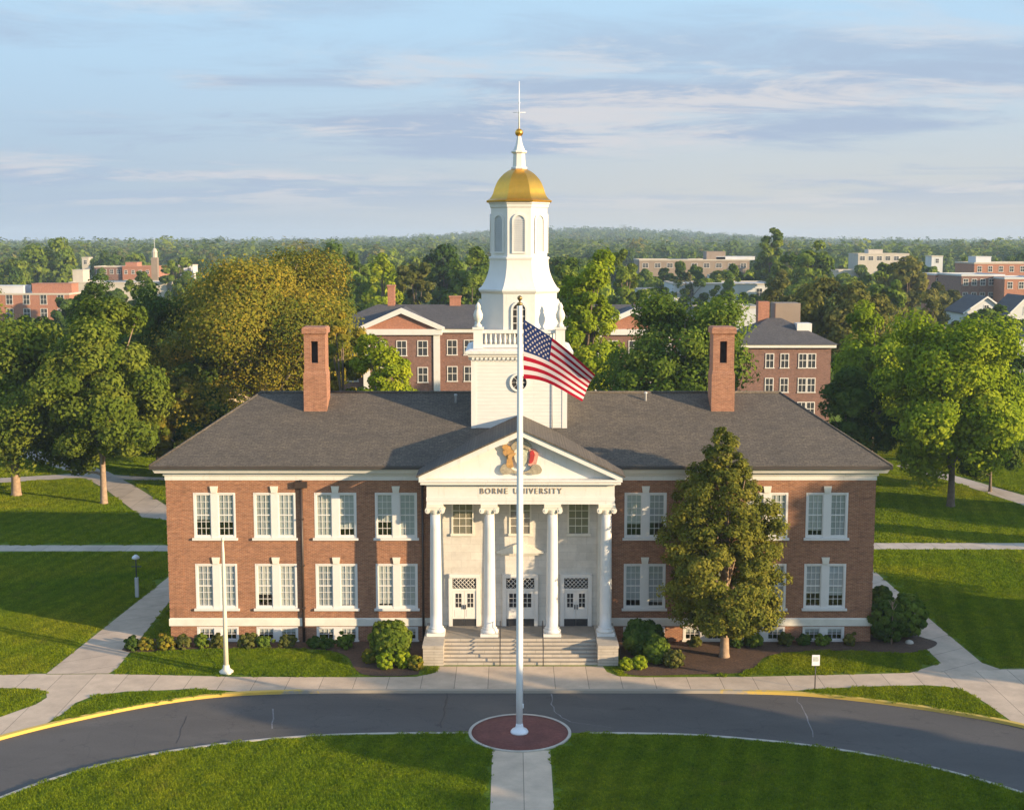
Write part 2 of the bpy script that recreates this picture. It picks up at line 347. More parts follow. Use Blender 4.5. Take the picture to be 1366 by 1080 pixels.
M['louvre'] = plain("grey_louvre", (0.50, 0.51, 0.52), 0.6, 0.06)
M['metal_white'] = plain("white_metal", (0.78, 0.79, 0.80), 0.35, 0.03)
M['metal_cream'] = plain("cream_metal", (0.70, 0.64, 0.50), 0.45, 0.05)
M['metal_dark'] = plain("dark_metal", (0.035, 0.035, 0.037), 0.45)
M['letter'] = plain("bronze_letter", (0.30, 0.25, 0.18), 0.5)
M['tan'] = plain("tan_relief", (0.45, 0.25, 0.08), 0.6, 0.3, 6)
M['red'] = plain("crimson_relief", (0.42, 0.03, 0.03), 0.6, 0.3, 6)
M['pinkish'] = plain("rose_relief", (0.6, 0.30, 0.22), 0.6, 0.3, 6)
M['relief'] = plain("grey_gold_relief", (0.34, 0.29, 0.20), 0.6, 0.35, 8)
M['green_relief'] = plain("green_relief", (0.46, 0.47, 0.34), 0.6, 0.3, 8)
M['grass'] = grass_mat("lawn_grass")
M['blade'] = grass_mat('grass_blades', True)
M['asphalt'] = asphalt_mat()
M['concrete'] = concrete_mat("concrete_walk", (0.62, 0.48, 0.345))
M['concrete_plain'] = concrete_mat("concrete_path", (0.58, 0.45, 0.33), 2.1, math.radians(57))
M['concrete_cross'] = concrete_mat("concrete_cross_path", (0.55, 0.46, 0.37), 2.1)
M['kerb'] = plain("pale_kerb", (0.46, 0.41, 0.34), 0.85, 0.15, 2)
M['crack'] = plain("crack_sealer", (0.02, 0.02, 0.022), 0.6)
M['crack_pale'] = plain("pale_crack", (0.20, 0.19, 0.185), 0.8, 0.3, 6)
M['bark'] = plain("bark", (0.16, 0.12, 0.085), 0.95, 0.35, 3, 0, 0.5)
M['bark_pale'] = plain("pale_bark", (0.36, 0.30, 0.22), 0.95, 0.3, 2.5, 0, 0.4)
M['bark_tan'] = plain("tan_bark", (0.34, 0.24, 0.16), 0.95, 0.3, 4, 0, 0.4)
def kerb_yellow():
    m, N, L, b = new_mat("yellow_kerb_paint"); c = N.new('ShaderNodeNewGeometry').outputs['Position']
    n = noise(N, L, c, 1.3, 6, 0.7)
    sp = N.new('ShaderNodeSeparateXYZ'); L.new(c, sp.inputs[0])
    a = N.new('ShaderNodeMath'); a.operation = 'ABSOLUTE'; L.new(sp.outputs[0], a.inputs[0])
    w = N.new('ShaderNodeMapRange'); w.inputs[1].default_value = 8; w.inputs[2].default_value = 15; w.inputs[3].default_value = -0.30; w.inputs[4].default_value = 0.22; L.new(a.outputs[0], w.inputs[0])
    s = N.new('ShaderNodeMath'); s.operation = 'ADD'; L.new(n, s.inputs[0]); L.new(w.outputs[0], s.inputs[1])
    f = ramp(N, L, s.outputs[0], [(0.42, (0, 0, 0)), (0.52, (1, 1, 1))])
    L.new(mixc(N, L, f, (0.36, 0.31, 0.24), (0.62, 0.42, 0.08)), b.inputs['Base Color']); b.inputs['Roughness'].default_value = 0.8
    return m
M['yellow'] = kerb_yellow()
def mulch_mat(name, a, b_):
    m, N, L, b = new_mat(name); c = N.new('ShaderNodeNewGeometry').outputs['Position']
    n = noise(N, L, c, 9, 5, 0.8); n2 = noise(N, L, c, 0.8, 3)
    col = ramp(N, L, n, [(0.3, a), (0.7, b_)])
    col = mixc(N, L, 1.0, col, ramp(N, L, n2, [(0.3, (0.8,)*3), (0.7, (1.2,)*3)]), 'MULTIPLY')
    L.new(col, b.inputs['Base Color']); b.inputs['Roughness'].default_value = 0.95; bump(N, L, n, b, 0.8, 0.05); return m
M['mulch'] = mulch_mat("bark_mulch", (0.04, 0.022, 0.014), (0.15, 0.085, 0.05))
M['red_mulch'] = mulch_mat("red_gravel", (0.12, 0.035, 0.028), (0.22, 0.075, 0.055))
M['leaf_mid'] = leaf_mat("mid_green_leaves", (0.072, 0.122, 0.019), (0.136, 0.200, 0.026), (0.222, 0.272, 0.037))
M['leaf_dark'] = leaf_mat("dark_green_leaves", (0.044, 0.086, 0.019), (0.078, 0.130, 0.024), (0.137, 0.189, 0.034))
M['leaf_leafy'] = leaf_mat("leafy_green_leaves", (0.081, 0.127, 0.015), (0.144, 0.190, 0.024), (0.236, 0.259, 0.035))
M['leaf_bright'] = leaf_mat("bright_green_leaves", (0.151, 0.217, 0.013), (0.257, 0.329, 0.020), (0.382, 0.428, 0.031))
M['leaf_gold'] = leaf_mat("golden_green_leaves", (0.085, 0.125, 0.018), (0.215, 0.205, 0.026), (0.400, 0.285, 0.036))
M['leaf_olive'] = leaf_mat("olive_leaves", (0.083, 0.097, 0.024), (0.143, 0.152, 0.037), (0.209, 0.198, 0.051))
M['leaf_conifer'] = leaf_mat("olive_needles", (0.083, 0.109, 0.022), (0.167, 0.179, 0.030), (0.278, 0.256, 0.045), 0.3)

# ------------------------------------------------------------------ ground, road, kerbs, paths
def smooth(pts, n=6):
    out = []
    for i in range(len(pts)-1):
        p0 = pts[max(i-1, 0)]; p1 = pts[i]; p2 = pts[i+1]; p3 = pts[min(i+2, len(pts)-1)]
        for k in range(n):
            t = k/n
            out.append(tuple(0.5*((2*p1[a]) + (p2[a]-p0[a])*t + (2*p0[a]-5*p1[a]+4*p2[a]-p3[a])*t*t + (3*p1[a]-p0[a]-3*p2[a]+p3[a])*t**3) for a in range(2)))
    return out + [tuple(pts[-1])]
OUTER = smooth([(-36, -34), (-31.5, -25), (-28.2, -19.2), (-24.5, -14.9), (-21.7, -12.4), (-18.6, -10.3), (-15.4, -8.95), (-11.2, -8.42), (-5.2, -8.36), (0, -8.36), (5, -8.36), (10, -8.42), (14, -8.72), (17.2, -9.62), (20.6, -11.15), (24.1, -13.4), (28.5, -18), (32, -24.5), (36, -34)])
INNER = smooth([(-28, -36), (-24.6, -26.5), (-21.9, -21.6), (-19.5, -18.7), (-16.8, -16.8), (-13.7, -15.5), (-10.4, -14.65), (-7, -14.28), (-2.4, -14.2), (2.3, -14.2), (7.1, -14.34), (10.5, -14.95), (13.8, -15.98), (16.8, -17.5), (19.4, -19.4), (22.1, -22.4), (24.8, -27), (28, -36)])
ROAD = OUTER + INNER[::-1]
def inside(p, poly):
    x, y = p; c = False; j = len(poly)-1
    for i in range(len(poly)):
        xi, yi = poly[i]; xj, yj = poly[j]
        if (yi > y) != (yj > y) and x < (xj-xi)*(y-yi)/(yj-yi)+xi: c = not c
        j = i
    return c
def hgt(x, y):                              # far land rises to a low wooded ridge
    d = math.hypot(x, y+74)
    t = min(max((d-1000)/2300, 0), 1); s = t*t*(3-2*t)
    a = math.atan2(x, y+74)
    ridge = math.exp(-((a-0.055)/0.125)**2)
    return s*(6 + 30*ridge)
PAVED = []
def flat_sheet(name, poly, z, mat, kind='structure', parent=None):
    PAVED.append(list(poly))
    vs, es, fs, *_ = delaunay_2d_cdt([Vector(p) for p in poly], [(i, (i+1) % len(poly)) for i in range(len(poly))], [], 0, 1e-5)
    fs = [f for f in fs if inside(tuple(sum((vs[i] for i in f), Vector((0, 0)))/len(f)), poly)]
    mb = MB(); mb.add([(v.x, v.y, z) for v in vs], fs); o = mb.build(name, mat, parent)
    if kind: o['kind'] = kind
    return o
def ground():
    ext = [(-90, -73), (90, -73), (90, 330), (-90, 330)]
    pts = [Vector(p) for p in ROAD]; n = len(pts); edges = [(i, (i+1) % n) for i in range(n)]
    b = len(pts); pts += [Vector(p) for p in [(-9000, -600), (9000, -600), (9000, 9000), (-9000, 9000)]]; edges += [(b+i, b+(i+1) % 4) for i in range(4)]
    for r in list(range(60, 330, 45)) + [400, 520, 700, 900, 1100, 1300, 1500, 1750, 2000, 2250, 2500, 2800, 3100, 3500, 4200, 5500, 7500]:
        for a in range(-50, 51, 2 if r > 800 else 5):
            t = math.radians(a); p = (r*math.sin(t), -74+r*math.cos(t))
            if not inside(p, ROAD): pts.append(Vector(p))
    vs, es, fs, *_ = delaunay_2d_cdt(pts, edges, [], 0, 1e-4)
    keep = [f for f in fs if not inside(tuple(sum((vs[i] for i in f), Vector((0, 0)))/len(f)), ROAD)]
    mb = MB(); mb.add([(v.x, v.y, hgt(v.x, v.y)) for v in vs], keep)
    tag(mb.build('ground', M['grass']), kind='structure')
ground()
flat_sheet('road', ROAD, -0.12, M['asphalt'])
def ribbon(name, line, w0, w1, z0, z1, mat, kind='structure', parent=None):     # a strip of rectangular section along a line, from offset w0 to w1 on its left
    mb = MB(); rings = []
    for i, p in enumerate(line):
        a = Vector(line[max(i-1, 0)]); b = Vector(line[min(i+1, len(line)-1)]); d = (b-a).normalized(); n = Vector((-d.y, d.x)); q = Vector(p)
        l = q+n*w0; r = q+n*w1
        rings.append([(l.x, l.y, z0), (r.x, r.y, z0), (r.x, r.y, z1), (l.x, l.y, z1)])
    mb.loft(rings); o = mb.build(name, mat, parent)
    if kind: o['kind'] = kind
    return o
ribbon('kerb_outer', OUTER, -0.04, 0.22, -0.13, 0.03, M['yellow'])
CUT0 = next(i for i, p in enumerate(INNER) if p[0] > -2.35); CUT1 = max(i for i, p in enumerate(INNER) if p[0] < 2.35)
ribbon('kerb_inner', INNER[:CUT0], -0.14, 0.03, -0.13, 0.03, M['kerb'])
ribbon('kerb_inner', INNER[CUT1+1:], -0.14, 0.03, -0.13, 0.03, M['kerb'])
PLAZA = (-0.13, -14.22); PR = 2.42
circ = [(PLAZA[0]+math.cos(2*math.pi*i/72)*PR, PLAZA[1]+math.sin(2*math.pi*i/72)*PR) for i in range(73)]
mb = MB(); mb.lathe([(PR-0.14, -0.13), (PR, -0.13), (PR, 0.055), (PR-0.14, 0.055)], PLAZA[0], PLAZA[1], 72, smooth=False)
mb.f = mb.f[:-2]; mb.m = mb.m[:-2]; mb.s = mb.s[:-2]
n = 72; mb.add([], []); b0 = 0
mb.f += [(3*n+i, 3*n+(i+1) % n, (i+1) % n, i) for i in range(n)]; mb.m += [0]*n; mb.s += [False]*n
tag(mb.build('kerb_ring', M['kerb']), kind='structure')
mb = MB(); mb.lathe([(PR-0.13, -0.14), (PR-0.13, 0.035), (1.6, 0.05), (0.3, 0.06)], PLAZA[0], PLAZA[1], 72); tag(mb.build('flagpole_bed', M['red_mulch']), kind='structure')
flat_sheet('path_front', [(-1.40, -16.4), (-1.36, -40), (1.16, -40), (1.24, -16.4)], 0.012, M['concrete'])

def pave(name, pts, mat, z=0.012): return flat_sheet(name, pts, z, M[mat])
# the walk in front of the hall, one sheet from left to right, meeting the kerb in the middle
walk = [(-60, -6.6)] + [(-30, -5.9), (-27, -5.85), (-22.1, -5.72), (-15, -6.2), (-9, -6.26), (-5.6, -6.2), (-4.6, -5.5), (-4.45, -4.45), (4.45, -4.45), (4.6, -5.4), (5.2, -6.1), (6.5, -6.28), (12, -6.2), (18.5, -5.75), (20.9, -5.55), (22.5, -5.3), (26, -5.0), (40, -4.2), (60, -4.0)]
lo = [(60, -7.6), (30, -7.9), (26.6, -8.0), (26.0, -8.6)]
# right island is left out between its outline and the kerb
def kerb_y(x):
    for i in range(len(OUTER)-1):
        if OUTER[i][0] <= x <= OUTER[i+1][0]:
            t = (x-OUTER[i][0])/(OUTER[i+1][0]-OUTER[i][0]+1e-9); return OUTER[i][1]+(OUTER[i+1][1]-OUTER[i][1])*t
    return OUTER[-1][1]
def K(x): return (x, kerb_y(x)+0.21)
low = [(60, -6.6), (30, -7.3), (27.2, -7.75), (26.1, -8.6), (26.3, -9.8), (27.2, -11.5), (28.6, -14), (30.6, -17)] + [(29.2, -18.7)] + [K(x) for x in (27.5, 26, 25, 24.2, 23.6)] + \
      [(23.45, -11.6), (23.3, -10.4), (22.9, -8.5), (22.2, -7.75), (21, -7.5), (18, -7.72), (15.5, -8.05), (14.2, -8.35)] + [K(x) for x in (13, 11, 8, 4, 0, -4, -8, -11, -13, -14.4)] + \
      [(-15.5, -8.3), (-17, -8.1), (-20.5, -8.55), (-21.8, -9.1), (-22.4, -10.2), (-22.5, -11.6)] + [K(x) for x in (-22.9, -24, -25.5, -27, -29, -31)] + [(-33.5, -27)] + [(-31.2, -20.8), (-28, -15.5), (-25.3, -12.0), (-24.3, -10.4), (-24.1, -9.4), (-24.5, -8.4), (-25.6, -8.0), (-28, -7.95), (-60, -8.4)]
pave('pavement', walk + low, 'concrete')
pave('path_side', [(-22.5, -5.65), (-21.7, -4.6), (-20.35, 0.5), (-21.1, 4.2), (-22.4, 8.0), (-23.6, 13.5), (-28.6, 45), (-30.4, 45), (-24.9, 15), (-24.2, 10), (-24.4, 5), (-25.0, -0.5), (-25.9, -4.4), (-27.0, -5.8)][::-1] if False else
     [G(145, 898), (-21.9, -4.9), G(224, 805), (-21.3, 11.5), (-21.6, 20), (-23.2, 20), G(224, 770), G(60, 900), (-26.6, -5.75), (-24, -5.7)], 'concrete_plain', 0.016)
pave('path_side', [(20.8, -5.6), G(1255, 884), G(1165, 796), (22.2, 16), (24.2, 20), G(1165, 760), G(1250, 834), G(1310, 884), G(1336, 893), (27.5, -4.75), (25, -5.1)], 'concrete_plain', 0.016)
pave('path_cross', [G(0, 735), (-21, 22.4), (-21, 24.3), G(0, 727), (-75, 24.3), (-75, 22.3)], 'concrete_cross')
pave('path_cross', [(21, 23.1), (75, 22.6), (75, 24.9), (21, 25.1)], 'concrete_cross')
pave('path_back', [(-25.5, 35.2), (-29, 36.5), (-36, 48.5), (-41, 56.5), (-53, 70), (-82, 97), (-83.5, 95.2), (-55.5, 68.5), (-43.5, 55), (-38.5, 47.3), (-31.5, 34.6), (-27, 32.5)][::-1], 'concrete_cross', 0.012)
pave('path_back', [(-80, 47), (-50, 50.2), (-43, 53.0), (-36, 51.7), (-28, 51.2), (-28, 52.4), (-36, 53.4), (-43, 55.6), (-50, 53), (-80, 50)], 'concrete_cross', 0.02)
pave('path_back', [(39, 60), (42.0, 50.5), (44.5, 38.8), (50, 22), (52.8, 22), (47.2, 40), (44, 51.5), (41, 61)], 'concrete_cross')
def crack(pxs, w, mat, seed):
    rnd = random.Random(seed); pts = []
    for i in range(len(pxs)-1):
        a = G(*pxs[i], -0.12); b = G(*pxs[i+1], -0.12)
        for k in range(5):
            t = k/5; pts.append((a[0]+(b[0]-a[0])*t+rnd.uniform(-.07, .07), a[1]+(b[1]-a[1])*t+rnd.uniform(-.05, .05)))
    mb = MB(); rings = []
    for i, p in enumerate(pts):
        ww = w*rnd.uniform(.4, 1.2); rings.append([(p[0]-ww, p[1], -0.115), (p[0]+ww, p[1], -0.115)])
    for i in range(len(rings)-1): mb.poly([rings[i][0], rings[i][1], rings[i+1][1], rings[i+1][0]])
    tag(mb.build('road_crack', M[mat]), kind='structure')
crack([(597, 924), (592, 950), (586, 975)], 0.05, 'crack', 1)
crack([(1062, 930), (1076, 955), (1087, 990)], 0.035, 'crack_pale', 2)
crack([(365, 945), (364, 978)], 0.035, 'crack_pale', 3)
crack([(735, 925), (738, 948), (760, 962), (832, 972)], 0.03, 'crack_pale', 5)
crack([(250, 955), (230, 1000)], 0.03, 'crack', 4)
# mulch beds
bedl = smooth([(-22.6, -1.6), (-21.6, -2.1), (-19.5, -1.5), (-15, -1.3), (-11.5, -1.5), (-9.8, -2.6), (-9.0, -4.9), (-8.3, -5.9), (-6.6, -6.1), (-5.5, -5.8)])
flat_sheet('planting_bed', bedl + [(-5.45, -0.02), (-20.15, -0.02), (-20.6, 0.6), (-22.6, 0.3)], 0.03, M['mulch'])
bedr = smooth([(5.5, -5.7), (6.6, -6.05), (9, -5.85), (11.6, -5.6), (12.7, -4.6), (13.6, -2.9), (15.5, -1.9), (19.2, -1.7), (21.2, -2.2), (22.9, -1.6), (24.0, -0.2), (23.2, 1.4), (22.2, 6)])
flat_sheet('planting_bed', bedr + [(20.3, 6), (20.25, -0.02), (5.5, -0.02)], 0.03, M['mulch'])

# ------------------------------------------------------------------ the hall
hall = tag(empty('college_hall', (0, 0, 0)), 'long red brick hall with white columned portico, gold domed tower and grey hip roof', 'building')
X0, X1, DEP = -20.2, 20.2, 12.4
WX = [-17.48, -14.05, -10.58, -7.12]; WX = WX + [-x for x in WX[::-1]]
WW = 2.4
ROWS = [(6.13, 8.75, 6, 'upper'), (1.99, 4.59, 6, 'lower'), (0.12, 0.90, 2, 'base')]
def wall_grid(mb, us, zs, holes, P3, mi=0, rev=0.16):
    us = sorted(set(us + [h[0] for h in holes] + [h[1] for h in holes])); zs = sorted(set(zs + [h[2] for h in holes] + [h[3] for h in holes]))
    for i in range(len(us)-1):
        for k in range(len(zs)-1):
            uc = (us[i]+us[i+1])/2; zc = (zs[k]+zs[k+1])/2
            if any(h[0] < uc < h[1] and h[2] < zc < h[3] for h in holes): continue
            mb.poly([P3(us[i], zs[k], 0), P3(us[i+1], zs[k], 0), P3(us[i+1], zs[k+1], 0), P3(us[i], zs[k+1], 0)], mi)
    for a, b, c, d in holes:
        q = [(a, c), (b, c), (b, d), (a, d)]
        for i in range(4):
            (u0, z0), (u1, z1) = q[i], q[(i+1) % 4]
            mb.poly([P3(u0, z0, 0), P3(u1, z1, 0), P3(u1, z1, rev), P3(u0, z0, rev)][::-1], mi)
holes = [(x-WW/2, x+WW/2, z0, z1) for x in WX for z0, z1, _, _ in ROWS]
mb = MB()
wall_grid(mb, [X0, X1], [-0.2, 9.6], holes, lambda u, z, d: (u, d, z))
for xs, sgn in ((X0, 1), (X1, -1)):
    pts = [(xs, 0, -0.2), (xs, DEP, -0.2), (xs, DEP, 9.6), (xs, 0, 9.6)]; mb.poly(pts if sgn < 0 else pts[::-1])
mb.poly([(X0, DEP, -0.2), (X0, DEP, 9.6), (X1, DEP, 9.6), (X1, DEP, -0.2)])
mb.build('wall', M['brick'], hall)
for xs, s in ((X0, 1), (X1, -1)):           # rusticated brick corners stand a little proud
    mb = MB()
    for k in range(15):
        z = 1.43 + k*0.54; w = 0.85
        a, b = (xs-0.03, xs+w) if s > 0 else (xs-w, xs+0.03)
        mb.box(a, b, -0.016, 0.9, z, z+0.47)
    mb.build('quoin', M['brick'], hall)
mb = MB(); mb.box(X0+.1, X1-.1, 3.6, 3.7, 0, 9.4); mb.box(X0+.1, X1-.1, 0.4, 12, 5.2, 5.5); mb.box(X0+.1, X1-.1, 0.4, 12, 1.0, 1.3); mb.box(X0+.1, X1-.1, 0.4, 12, 9.2, 9.4)
mb.build('interior_floor', M['inside'], hall)
def frame_sweep(mb, prof, x0, x1, y0, y1, mi=0):     # profile of (outward, z) carried round a rectangle with mitred corners
    rings = []
    for o, z in prof: rings.append([(x0-o, y0-o, z), (x1+o, y0-o, z), (x1+o, y1+o, z), (x0-o, y1+o, z)])
    mb.loft(rings, mi, cap=False)
mb = MB(); frame_sweep(mb, [(0.0, 0.94), (0.07, 0.96), (0.07, 1.36), (0.0, 1.42)], X0, X1, 0, DEP); mb.build('belt_course', M['cream'], hall)
mb = MB(); frame_sweep(mb, [(0.0, 9.46), (0.06, 9.48), (0.06, 9.72), (0.14, 9.76), (0.14, 9.9), (0.5, 9.96), (0.55, 10.05), (0.62, 10.2), (0.62, 10.28), (0.0, 10.30)], X0, X1, 0, DEP); mb.build('cornice', M['white'], hall)
EV = 0.72; ZE = 10.36; YR = 6.2; ZR = 13.78; XR = 15.85
mb = MB()
a = [(X0-EV, -EV), (X1+EV, -EV), (X1+EV, DEP+EV), (X0-EV, DEP+EV)]
e0 = [(x, y, ZE-0.10) for x, y in a]; e1 = [(x, y, ZE+0.06) for x, y in a]; r0, r1 = (-XR, YR, ZR), (XR, YR, ZR)
mb.add(e0+e1+[r0, r1], [(0, 3, 2, 1), (0, 1, 5, 4), (1, 2, 6, 5), (2, 3, 7, 6), (3, 0, 4, 7), (4, 5, 9, 8), (5, 6, 9), (6, 7, 8, 9), (7, 4, 8)])
roof = mb.build('roof', M['roof'], hall)
mb = MB(); mb.tube([(-XR, YR, ZR+.01), (XR, YR, ZR+.01)], 0.09, 6)
for s in (-1, 1):
    mb.tube([(s*XR, YR, ZR+.01), (s*(X1+EV), -EV, ZE+.07)], 0.07, 6)
mb.build('ridge_cap', M['roof'], roof)
for xa, xb in ((X0-EV, -5.3), (5.3, X1+EV)):
    mb = MB(); mb.box(xa, xb, -EV-0.11, -EV-0.003, ZE-0.14, ZE+0.03)
    mb.build('gutter', M['gutter'], hall)
mb = MB(); mb.tube([(-12.5, -0.10, 9.5), (-12.5, -0.10, 0.0)], 0.085, 8); mb.box(-12.85, -12.15, -0.24, -0.002, 9.05, 9.40)
for z in (2.0, 4.5, 7.2): mb.box(-12.62, -12.38, -0.2, -0.002, z, z+.07)
mb.build('downpipe', M['downpipe'], hall)

rs = random.Random(7)
def make_window(h, rows, name, basement=False):
    # origin: centre of the sill line on the wall face
    mb = MB(); w = WW/2; mul = 0.21; y0, y1 = 0.02, 0.11
    mb.box(-w, -w+.11, -0.012, y1, 0, h); mb.box(w-.11, w, -0.012, y1, 0, h); mb.box(-w+.11, w-.11, -0.025, y1, h-.09, h); mb.box(-mul, mul, -0.022, y1, 0.0, h-.0925)
    if not basement: mb.box(-w-.1, w+.1, -0.13, y1, -0.13, -0.0025); mb.box(-w+.11, -mul, 0.0, y1, 0, .1); mb.box(mul, w-.11, 0.0, y1, 0, .1)
    else: mb.box(-w-.05, w+.05, -0.08, y1, -0.1, -0.0025)
    panes = []
    for s in (-1, 1):
        xa, xb = (mul, w-.11) if s > 0 else (-w+.11, -mul)
        za, zb = (0.1, h-.0925) if not basement else (0.0, h-.0925)
        sw = 0.05
        mb.box(xa, xa+sw, .02, .085, za, zb); mb.box(xb-sw, xb, .02, .085, za, zb); mb.box(xa+sw, xb-sw, .02, .085, za, za+.06); mb.box(xa+sw, xb-sw, .02, .085, zb-.06, zb)
        for c in range(1, 3): xm = xa+sw+(xb-xa-2*sw)*c/3; mb.box(xm-.013, xm+.013, .042, .062, za+.06, zb-.06)
        for r in range(1, rows):
            zm = za+.06+(zb-za-.12)*r/rows; t = .035 if (rows == 6 and r == 3) else .014
            mb.box(xa+sw, xb-sw, .039, .065, zm-t, zm+t)
        g_ = MB(); g_.poly([(xa+.02, .068, za+.02), (xb-.02, .068, za+.02), (xb-.02, .068, zb-.02), (xa+.02, .068, zb-.02)]); panes.append(g_)
    o = mb.build(name, M['white'], hall)
    for g_ in panes: g_.build('pane', M['glass'], o)
    if not basement:
        k = MB(); k.prism([(-.17, h+.0025), (.17, h+.0025), (.23, h+.38), (-.23, h+.38)], -0.09, 0.03); k.build('keystone', M['cream'], o)
    for s in (-1, 1):
        bl = MB(); bl.box(-.44, .44, 0, .012, -(h-.25), 0); bl.build('blind', M['blind'], o, (s*0.66, 0.088, h-.12))
    return o
protos = {}
for z0, z1, rows, key in ROWS:
    for i, x in enumerate(WX):
        if key == 'base' and abs(x) < 8 and x < 0: pass
        kk = 'base' if key == 'base' else 'main'
        if kk not in protos: o = protos[kk] = make_window(z1-z0, rows, 'window', kk == 'base')
        else: o = copy_tree(protos[kk], hall)
        o.location = (x, 0.0, z0)
        if kk == 'main':
            pick = [c for c in o.children if c.name.startswith('blind')]
            for j, c in enumerate(pick):
                f = 1.0
                if key == 'upper': f = [.62, .66, 1, 1, 1, .85, .66, 1, .72, .70, 1, .7, .9, 1, .88, .98][(i*2+j) % 16]
                else: f = [1, 1, .72, 1, 1, .97, .95, 1, .86, .9, 1, 1, .9, 1, .7, .74][(i*2+j) % 16]
                c.scale = (1, 1, f)
        else:
            for c in [c for c in o.children if c.name.startswith('blind')]: c.scale = (1, 1, 0.45)

for vx, vy in ((-3.9, 5.2), (7.6, 5.4), (17.0, 4.4)):
    zz = ZE+.06+(vy+EV)*(ZR-ZE-.06)/(YR+EV) if abs(vx) < XR else ZE+1.6
    mb = MB(); mb.lathe([(.07, zz-.3), (.07, zz+.4), (.1, zz+.42), (.1, zz+.5), (.02, zz+.52)], vx, vy, 8); mb.build('vent_pipe', M['louvre'], hall)
# chimneys
def chimney(x0):
    x1 = x0+1.38; y0, y1 = 4.3, 5.8
    mb = MB()
    mb.box(x0, x1, y0, y1, 12.0, 15.05)
    u0, u1 = x0+.06, x1-.06; v0, v1 = y0+.06, y1-.06
    mb.loft([[(x0, y0, 15.05), (x1, y0, 15.05), (x1, y1, 15.05), (x0, y1, 15.05)], [(u0, v0, 15.3), (u1, v0, 15.3), (u1, v1, 15.3), (u0, v1, 15.3)]], cap=False)
    # upper shaft with an open slot right through
    s0, s1 = x0+.47, x0+.89; za, zb = 15.75, 17.05
    mb.box(u0, s0, v0, v1, 15.3, 17.45); mb.box(s1, u1, v0, v1, 15.3, 17.45); mb.box(s0, s1, v0, v1, 15.3, za); mb.box(s0, s1, v0, v1, zb, 17.45)
    c = mb.build('chimney', M['brick_chimney'], hall)
    k = MB(); k.box(s0-.0, s1+.0, v0+.35, v0+.45, za, zb); k.build('flue_back', M['dark'], c)
    k = MB(); k.loft([[(u0-d, v0-d, z), (u1+d, v0-d, z), (u1+d, v1+d, z), (u0-d, v1+d, z)] for d, z in ((0, 17.45), (.1, 17.5), (.1, 17.8), (.02, 17.9))]); k.build('chimney_cap', M['brick_chimney'], c)
    k = MB(); k.loft([[(x0-d, y0-d, z), (x1+d, y0-d, z), (x1+d, y1+d, z), (x0-d, y1+d, z)] for d, z in ((.03, 12.4), (.05, 12.42))], cap=False)
chimney(-12.95); chimney(11.42)

# portico
PX = -0.03
mb = MB()
FL = 1.1
mb.box(PX-5.1, PX+5.1, -0.45, -0.003, FL, 8.9)
pw = mb.build('portico_wall', M['stone'], hall)
for s in (-1, 1):
    mb = MB(); mb.box(PX+s*4.75-.34, PX+s*4.75+.34, -0.6, -0.4525, FL, 8.6); mb.box(PX+s*4.75-.42, PX+s*4.75+.42, -0.68, -0.4525, 8.15, 8.45)
    mb.build('pilaster', M['cream'], pw)
mb = MB(); mb.box(PX-4.2, PX+4.2, -2.95, -0.05, -0.1, FL-.003)
n = 7
for k in range(n):
    mb.box(PX-4.2, PX+4.2, -2.95-(k+1)*0.215, -2.953-k*0.215, -0.1, FL-(k+1)*FL/(n+0.0)*1.0+0.0) if k < n-1 else None
mb.build('steps', M['step'], hall)
for s in (-1, 1):
    mb = MB(); a, b = sorted((PX+s*4.205, PX+s*5.32)); mb.box(a, b, -4.35, -0.05, -0.1, 1.0); mb.box(a-.03 if s < 0 else a-.0, b+.03 if s > 0 else b, -4.4, -0.05, 1.0025, 1.14)
    mb.build('plinth', M['step'], hall)
def column(x):
    mb = MB(); y = -2.2; z0 = 1.14 if abs(x-PX) > 3 else FL
    prof = [(.335, 1.55)]
    for i in range(9):
        t = i/8; prof.append((.335-.055*t**1.7, 1.55+(8.0-1.55)*t))
    mb.lathe(prof, x, y, 24)
    c = mb.build('column', M['white'], hall)
    b = MB(); b.box(x-.5, x+.5, y-.5, y+.5, z0, z0+.16); b.lathe([(.47, z0+.1625), (.5, z0+.2), (.5, z0+.28), (.42, z0+.33), (.40, z0+.36), (.43, z0+.41), (.36, z0+.46)], x, y, 24); b.build('column_base', M['white'], c)
    k = MB(); k.lathe([(.285, 8.0), (.31, 8.03), (.30, 8.08), (.36, 8.2), (.36, 8.3)], x, y, 24)
    k.box(x-.46, x+.46, y-.42, y+.42, 8.40, 8.6)
    for sx in (-1, 1):
        for yy in (y-.40, y+.24):
            pts = [(x+sx*.40+.15*math.cos(a), 8.24+.17*math.sin(a)) for a in [2*math.pi*i/14 for i in range(14)]]
            k.prism(pts, yy, yy+.16)
            pts = [(x+sx*.40+.06*math.cos(a), 8.24+.07*math.sin(a)) for a in [2*math.pi*i/10 for i in range(10)]]
            k.prism(pts, yy-.03, yy)
    k.box(x-.3, x+.3, y-.38, y+.38, 8.27, 8.3975)
    k.build('capital', M['cream'], c)
for x in (-4.75, -1.76, 1.74, 4.73): column(x)
mb = MB()
YF = -2.58
mb.box(PX-5.17, PX+5.17, YF, 0.3, 8.6, 8.78); mb.box(PX-5.19, PX+5.19, YF-.03, 0.3, 8.7825, 8.98); mb.box(PX-5.17, PX+5.17, YF, 0.3, 8.9825, 9.66)
ent = mb.build('entablature', M['white'], hall)
mb = MB()
for z0, z1, d in ((9.6625, 9.76, .1), (9.7625, 9.92, .42), (9.9225, 10.04, .52)): mb.box(PX-5.17-d*.75, PX+5.17+d*.75, YF-d, 0.2, z0, z1)
mb.build('portico_cornice', M['white'], ent)
